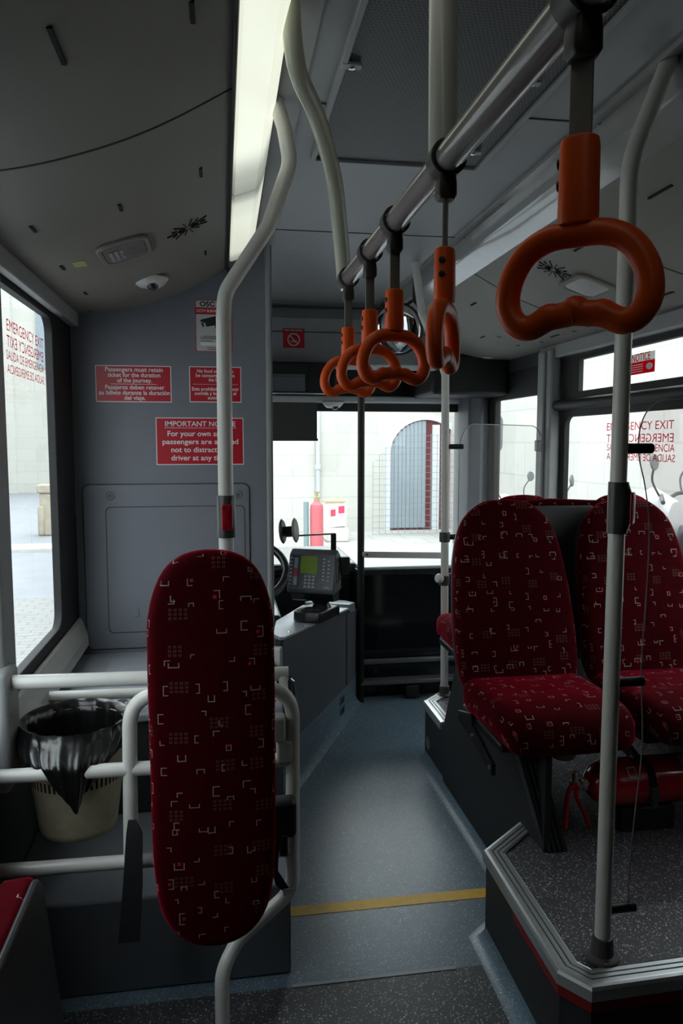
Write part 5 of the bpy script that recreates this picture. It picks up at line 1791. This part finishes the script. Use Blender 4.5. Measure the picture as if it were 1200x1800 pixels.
MB().tube([(QX - 0.005, QY, 1.481), (QX + 0.075, QY, 1.481)], 0.012, 14).build('clamp', M['black'], t)
q_ = S0 + dS * (Ls - 0.01) + Z * 1.482
MB().box(q_.x - 0.035, q_.x + 0.02, q_.y - 0.02, q_.y + 0.02, q_.z - 0.03, q_.z + 0.03).build('clamp', M['light_plastic'], t, bevel=0.004)
o = MB().lathe([(0.030, 0), (0.030, 0.002), (0, 0.002)], (0.9318, 3.27, 0.10), -X, 20).build('round_reflector', M['grey_plastic'])
tag(o, 'round grey disc low on the side of the far seat platform', 'disc')

# ================================================================== THE STREET OUTSIDE
GZ = -0.35
struct(B(-60, 60, -12, 60, GZ - 0.1, GZ).build('street', M['road'], smooth=False))
kb = MB()
kb.box(-1.2, 40, 11.6, 14.6, GZ, GZ + 0.10)
struct(kb.build('pavement', M['pavement'], smooth=False))
kb = MB()
for k in range(46):
    x_ = -1.2 + 0.36 * k
    kb.box(x_, x_ + 0.34, 11.35, 11.6, GZ, GZ + 0.11)
struct(kb.build('kerb', M['kerb'], smooth=False, bevel=0.015))
struct(B(-14, -0.75, 3.0, 9.2, GZ, GZ + 0.012).build('paving', M['paver'], smooth=False))
struct(B(-14, -1.0, 13.2, 13.9, GZ, GZ + 0.05).build('kerb', M['kerb'], smooth=False))
FYW = 14.6
struct(B(2.5, 4.55, -8, 5.6, GZ, -0.02).build('pavement', M['pavement'], smooth=False))
fw = MB()
fw.box(-1.6, 8, FYW, FYW + 0.6, GZ, 4.4)
struct(fw.build('facade_front', M['facade'], smooth=False))
struct(B(4.55, 4.95, -8, 14.6, GZ, 4.0).build('facade_right', M['facade_r'], smooth=False))
lf = MB()
lf.box(-30, -4.9, 29.0, 29.6, GZ, 11)
lf.box(-9.6, -9.0, -8, 29, GZ, 9)
lf.box(-7.75, -7.45, 28.8, 29.0, GZ, 9)
lf.box(-5.9, -5.5, 28.7, 29.0, 3.4, 3.6)
struct(lf.build('facade_left', M['facade'], smooth=False))
struct(B(-6.6, -6.2, 28.93, 29.0, 4.2, 6.3).build('window_20', M['door_grey'], smooth=False))
struct(B(-5.9, -5.6, 28.93, 29.0, 1.6, 3.3).build('window_21', M['door_grey'], smooth=False))

# arched gateway
ax0, ax1 = at(684, 900, y=FYW).x, at(806, 900, y=FYW).x
acx, aw = (ax0 + ax1) / 2, (ax1 - ax0) / 2
ztop = at(735, 738, y=FYW).z
zsp = ztop - aw * 0.92
t = thing('arched_gate', 'grey planked gate in a tall stone arch across the street', 'gate', (acx, FYW, GZ + 0.1))
def arch(w_, top, z0):
    return [(w_, z0)] + [(w_ * math.cos(a_), zsp + (top - zsp) * math.sin(a_)) for a_ in [PI * k / 20 for k in range(21)]] + [(-w_, z0)]
MB().ringplate(arch(aw + 0.10, ztop + 0.10, GZ + 0.1), arch(aw, ztop, GZ + 0.1), (acx, FYW, 0), X, Z, -Y, -0.01, 0.08).build('stone_arch', M['door_light'], t, smooth=False)
MB().prism([p_ for p_ in arch(aw, ztop, GZ + 0.1) ], (acx, FYW, 0), X, Z, -Y, 0.002, 0.02).build('dark_opening', M['dim_interior'], t, smooth=False)  # flat sheet, its dark red stands in for the unlit interior
xs_ = at(746, 900, y=FYW).x - acx
for k in range(9):
    w_ = (xs_ + aw) / 9
    c_ = -aw + w_ * (k + 0.5)
    zt_ = zsp + (ztop - zsp) * math.sqrt(max(0.02, 1 - (c_ / aw) ** 2)) - 0.02
    MB().box(acx + c_ - w_ * 0.46, acx + c_ + w_ * 0.46, FYW - 0.05, FYW - 0.02, GZ + 0.14, zt_).build('plank', M['door_grey'], t, smooth=False)
x_ = at(763, 900, y=FYW).x
MB().box(x_ - 0.07, x_ + 0.07, FYW - 0.09, FYW - 0.02, GZ + 0.1, ztop - 0.1).build('pale_jamb', M['door_light'], t, smooth=False)
x_ = at(799, 900, y=FYW).x
MB().box(x_ - 0.08, x_ + 0.06, FYW - 0.07, FYW - 0.02, GZ + 0.1, zsp).build('pale_jamb', M['door_light'], t, smooth=False)
# wire mesh leaf standing open in front of the wall
yw = 13.6
wx0, wx1 = at(655, 900, y=yw).x, at(800, 900, y=yw).x
wz0 = GZ + 0.14
t = thing('wire_gate', 'fine wire mesh gate standing in front of the grey arch', 'gate', ((wx0 + wx1) / 2, yw, wz0))
mb = MB()
dg = at(690, 818, y=yw)
corner = at(655, 812, y=yw).z
hi = at(700, 762, y=yw).z
topz = lambda x_: corner + (hi - corner) * min(1, max(0, (x_ - wx0) / max(1e-6, (at(700, 800, y=yw).x - wx0))))
n_ = 13
for k in range(n_ + 1):
    x_ = wx0 + (wx1 - wx0) * k / n_
    mb.box(x_ - 0.0035, x_ + 0.0035, yw - 0.004, yw + 0.004, wz0, topz(x_))
k = 0
z_ = wz0
while z_ < hi:
    xs0 = wx0
    while topz(xs0) < z_ and xs0 < wx1:
        xs0 += 0.02
    mb.box(xs0, wx1, yw - 0.004, yw + 0.004, z_ - 0.0032, z_ + 0.0032)
    z_ += 0.115
mb.build('mesh', M['wire'], t, smooth=False)
# drain pipe, post, red canister, carton and plinth
x_ = at(558, 800, y=FYW).x
t = thing('drain_pipe', 'grey drain pipe running down the white wall outside', 'pipe', (x_, FYW - 0.07, 0.5))
z0_, z1_ = at(558, 880, y=FYW - 0.07).z, at(558, 640, y=FYW).z
MB().tube([(x_, FYW - 0.07, z0_), (x_, FYW - 0.07, z1_)], 0.042, 12).build('tube', M['door_light2'], t)
for zz in (0.25, 0.75):
    MB().tube([(x_, FYW - 0.07, z0_ + (z1_ - z0_) * zz - 0.05), (x_, FYW - 0.07, z0_ + (z1_ - z0_) * zz + 0.05)], 0.06, 12).build('collar', M['door_light2'], t)
yb = 12.4
p0, p1 = at(538, 962, y=yb), at(538, 882, y=yb)
tag(MB().tube([(p0.x, yb, GZ + 0.1), (p0.x, yb, p1.z)], 0.045, 14).build('street_post', M['bollard']), 'green grey street post on the pavement left of the red canister', 'post')
c0, c1 = at(545, 955, y=yb), at(568, 885, y=yb)
t = thing('red_canister', 'glare-paled red canister standing on the pavement outside', 'canister', ((c0.x + c1.x) / 2, yb + 0.3, GZ + 0.1))
cx_, rr_ = (c0.x + c1.x) / 2, (c1.x - c0.x) / 2
MB().lathe([(rr_, GZ + 0.1), (rr_, c1.z - 0.10), (rr_ * 0.9, c1.z - 0.02), (rr_ * 0.5, c1.z + 0.02), (rr_ * 0.35, c1.z + 0.06)], (cx_, yb, 0), Z, 24).build('body', M['out_red'], t)
MB().lathe([(0.035, c1.z + 0.05), (0.05, c1.z + 0.08), (0.05, c1.z + 0.11), (0.025, c1.z + 0.13), (0.025, c1.z + 0.17), (0.05, c1.z + 0.18), (0.05, c1.z + 0.20)], (cx_, yb, 0), Z, 16).build('valve', M['brass'], t)
b0, b1 = at(571, 928, y=yb + 0.6), at(602, 878, y=yb + 0.6)
t = thing('stone_block', 'pale stone block on the pavement under the white carton', 'block', (b0.x + 0.2, yb + 0.8, GZ + 0.1))
MB().box(b0.x + 0.02, b1.x + 0.1, yb + 0.5, yb + 1.1, GZ + 0.1, b0.z).build('block', M['stone2'], t, bevel=0.03)
t = thing('carton', 'white carton with red print on the block beside the canister', 'carton', ((b0.x + b1.x) / 2, yb + 0.8, b0.z))
Uc = Vector((0.96, 0.28, 0))
mb = MB()
mb.prism([(0, 0), (0.36, 0.03), (0.36, 0.46), (0, 0.46)], (b0.x + 0.02, yb + 0.6, b0.z), X, Z, Y, 0, 0.35)
mb.build('box', M['carton'], t, smooth=False)
MB().prism([(0.08, 0.20), (0.17, 0.21), (0.17, 0.33), (0.08, 0.32)], (b0.x + 0.02, yb + 0.598, b0.z), X, Z, Y, -0.002, 0.002).build('red_print', M['print_red'], t, smooth=False)
MB().prism([(0.22, 0.25), (0.33, 0.26), (0.33, 0.39), (0.22, 0.38)], (b0.x + 0.02, yb + 0.598, b0.z), X, Z, Y, -0.002, 0.002).build('red_print', M['print_red'], t, smooth=False)
MB().box(b0.x - 0.02, b0.x + 0.36, yb + 0.55, yb + 0.9, b0.z + 0.461, b0.z + 0.475).build('cardboard_lid', M['card'], t, smooth=False)
tag(B(at(585, 918, y=13.4).x, at(620, 918, y=13.4).x, 11.95, 12.25, GZ + 0.1, GZ + 0.104).build('drain_cover', M['road'], smooth=False), 'dark square cover in the pavement outside the windscreen', 'cover')
# stone bollard on the left
q0 = at(88, 940, z=GZ)
t = thing('stone_bollard', 'square weathered stone bollard beside the road on the left', 'bollard', q0)
w_ = 0.30
MB().box(q0.x - w_ / 2, q0.x + w_ / 2, q0.y - 0.16, q0.y + 0.16, GZ, GZ + 0.85).build('shaft', M['stone'], t, bevel=0.03)
MB().box(q0.x - w_ * 0.62, q0.x + w_ * 0.62, q0.y - 0.2, q0.y + 0.2, GZ + 0.85, GZ + 1.02).build('cap', M['stone'], t, bevel=0.03)
MB().box(q0.x - w_ * 0.62, q0.x - w_ * 0.2, q0.y - 0.2, q0.y + 0.2, GZ, GZ + 0.6).build('side_stone', M['stone'], t, bevel=0.04)

# outside mirror of the bus
p_ = at(870, 762, y=5.45)
t = thing('outside_mirror', 'dark outside mirror of the bus seen through the door glass', 'mirror', p_)
MB().cushion(rrect(0.17, 0.30, 0.05, 6), p_ + Vector((-0.03, 0.05, 0)), Vector((0.9, 0.43, 0)).normalized(), Z, Vector((0.43, -0.9, 0)).normalized(), 0.07, 0.03, 0.01).build('shell', M['bus_grey'], t)
MB().prism(rrect(0.135, 0.265, 0.04, 6), p_ + Vector((0.001, -0.014, 0)), Vector((0.9, 0.43, 0)).normalized(), Z, Vector((0.43, -0.9, 0)).normalized(), 0.0, 0.006).build('mirror_glass', M['chrome_dark'], t, smooth=False)
MB().tube(catmull([p_ + Vector((-0.02, 0.03, 0.14)), p_ + Vector((0.0, 0.0, 0.27)), p_ + Vector((-0.02, -0.05, 0.30)), Vector((1.84, 5.25, p_.z + 0.28))], 5, closed=False), 0.013, 10).build('arm', M['black'], t)


def motorcycle(label, loc, rz):
    t = thing('motorcycle', label, 'motorcycle', (0, 0, 0), 'motorcycles parked by the wall')
    for x_ in (-0.65, 0.68):
        wh = MB().tube([(x_ + 0.25 * math.cos(2 * PI * k / 28), 0, 0.30 + 0.25 * math.sin(2 * PI * k / 28)) for k in range(28)], 0.055, 10, closed=True).build('wheel', M['tyre'], t)
        mb = MB()
        for k in range(5):
            a_ = 2 * PI * k / 5
            mb.tube([(x_, 0, 0.30), (x_ + 0.22 * math.cos(a_), 0, 0.30 + 0.22 * math.sin(a_))], 0.012, 6)
        mb.lathe([(0.05, -0.04), (0.05, 0.04)], (x_, 0, 0.30), Y, 12)
        mb.build('spokes', M['steel'], wh)
    mb = MB()
    mb.loft([[Vector((x_, b_ * w_, c_ * h_ + z_)) for b_, c_ in rrect(1, 1, 0.35, 4)] for x_, w_, h_, z_ in ((-0.45, 0.20, 0.20, 0.62), (-0.2, 0.26, 0.34, 0.62), (0.1, 0.28, 0.38, 0.66), (0.32, 0.20, 0.26, 0.72))])
    mb.build('tank_and_body', M['moto_dark'], t)
    mb = MB()
    mb.loft([[Vector((x_, b_ * w_, c_ * 0.09 + z_)) for b_, c_ in rrect(1, 1, 0.3, 4)] for x_, w_, z_ in ((-0.85, 0.16, 0.86), (-0.5, 0.28, 0.80), (-0.1, 0.22, 0.82))])
    mb.build('saddle', M['tyre'], t)
    mb = MB()
    mb.loft([[Vector((x_, b_ * w_, c_ * h_ + z_)) for b_, c_ in rrect(1, 1, 0.35, 4)] for x_, w_, h_, z_ in ((0.36, 0.32, 0.36, 0.82), (0.52, 0.34, 0.42, 0.88), (0.72, 0.18, 0.20, 0.86))])
    mb.build('fairing', M['moto_white'], t)
    mb = MB()
    mb.loft([[Vector((x_, b_ * w_, c_ * h_ + z_)) for b_, c_ in rrect(1, 1, 0.35, 4)] for x_, w_, h_, z_ in ((-0.98, 0.05, 0.10, 0.80), (-0.7, 0.2, 0.18, 0.72), (-0.42, 0.22, 0.16, 0.70))])
    mb.build('tail', M['moto_white'], t)
    MB().tube([(0.68, 0.09, 0.30), (0.45, 0.09, 0.95)], 0.022, 8).build('fork', M['steel'], t)
    MB().tube([(0.68, -0.09, 0.30), (0.45, -0.09, 0.95)], 0.022, 8).build('fork', M['steel'], t)
    hb = MB().tube(catmull([(0.32, -0.38, 1.02), (0.40, -0.18, 1.05), (0.44, 0, 1.0), (0.40, 0.18, 1.05), (0.32, 0.38, 1.02)], 5, closed=False), 0.014, 8).build('handlebar', M['moto_dark'], t)
    for sy in (-1, 1):
        mr = MB()
        mr.tube(catmull([(0.40, sy * 0.22, 1.05), (0.43, sy * 0.27, 1.15), (0.40, sy * 0.33, 1.24)], 4, closed=False), 0.007, 8)
        mr = mr.build('mirror_stalk', M['moto_dark'], t)
        MB().lathe([(0.03, -0.012), (0.055, 0.0), (0.05, 0.010), (0.0, 0.012)], (0.40, sy * 0.34, 1.27), Vector((-1, 0, 0.1)), 18, sx=1.25).build('mirror_head', M['grey_plastic'], mr)
    MB().box(-0.25, 0.25, -0.14, 0.14, 0.24, 0.50).build('engine', M['grey_plastic'], t, bevel=0.04)
    MB().tube([(-0.05, -0.18, 0.32), (-0.85, -0.2, 0.46)], [0.03, 0.06], 12).build('exhaust', M['steel'], t)
    return t


bike = motorcycle('dark motorcycle with white fairing parked beyond the right window', None, 0)
bikes = [bike, copy_tree(bike), copy_tree(bike)]
labs = ['motorcycle with white fairing nearest in the right window behind the pole', 'motorcycle parked behind the nearest one along the right wall',
        'motorcycle farthest along the wall, its round mirror showing over the seats']
for b_, lab, (px, py, yy, gz), rz in zip(bikes, labs, ((1290, 960, 4.75, -0.06), (1075, 935, 6.4, -0.30), (960, 925, 8.0, -0.33)), (2.25, 2.5, 2.2)):
    q_ = at(px, py, y=yy)
    b_['label'] = lab
    b_.location = (q_.x, yy, gz)
    b_.scale = (1.12, 1.12, 1.12)
    b_.rotation_euler = (0, 0, rz)
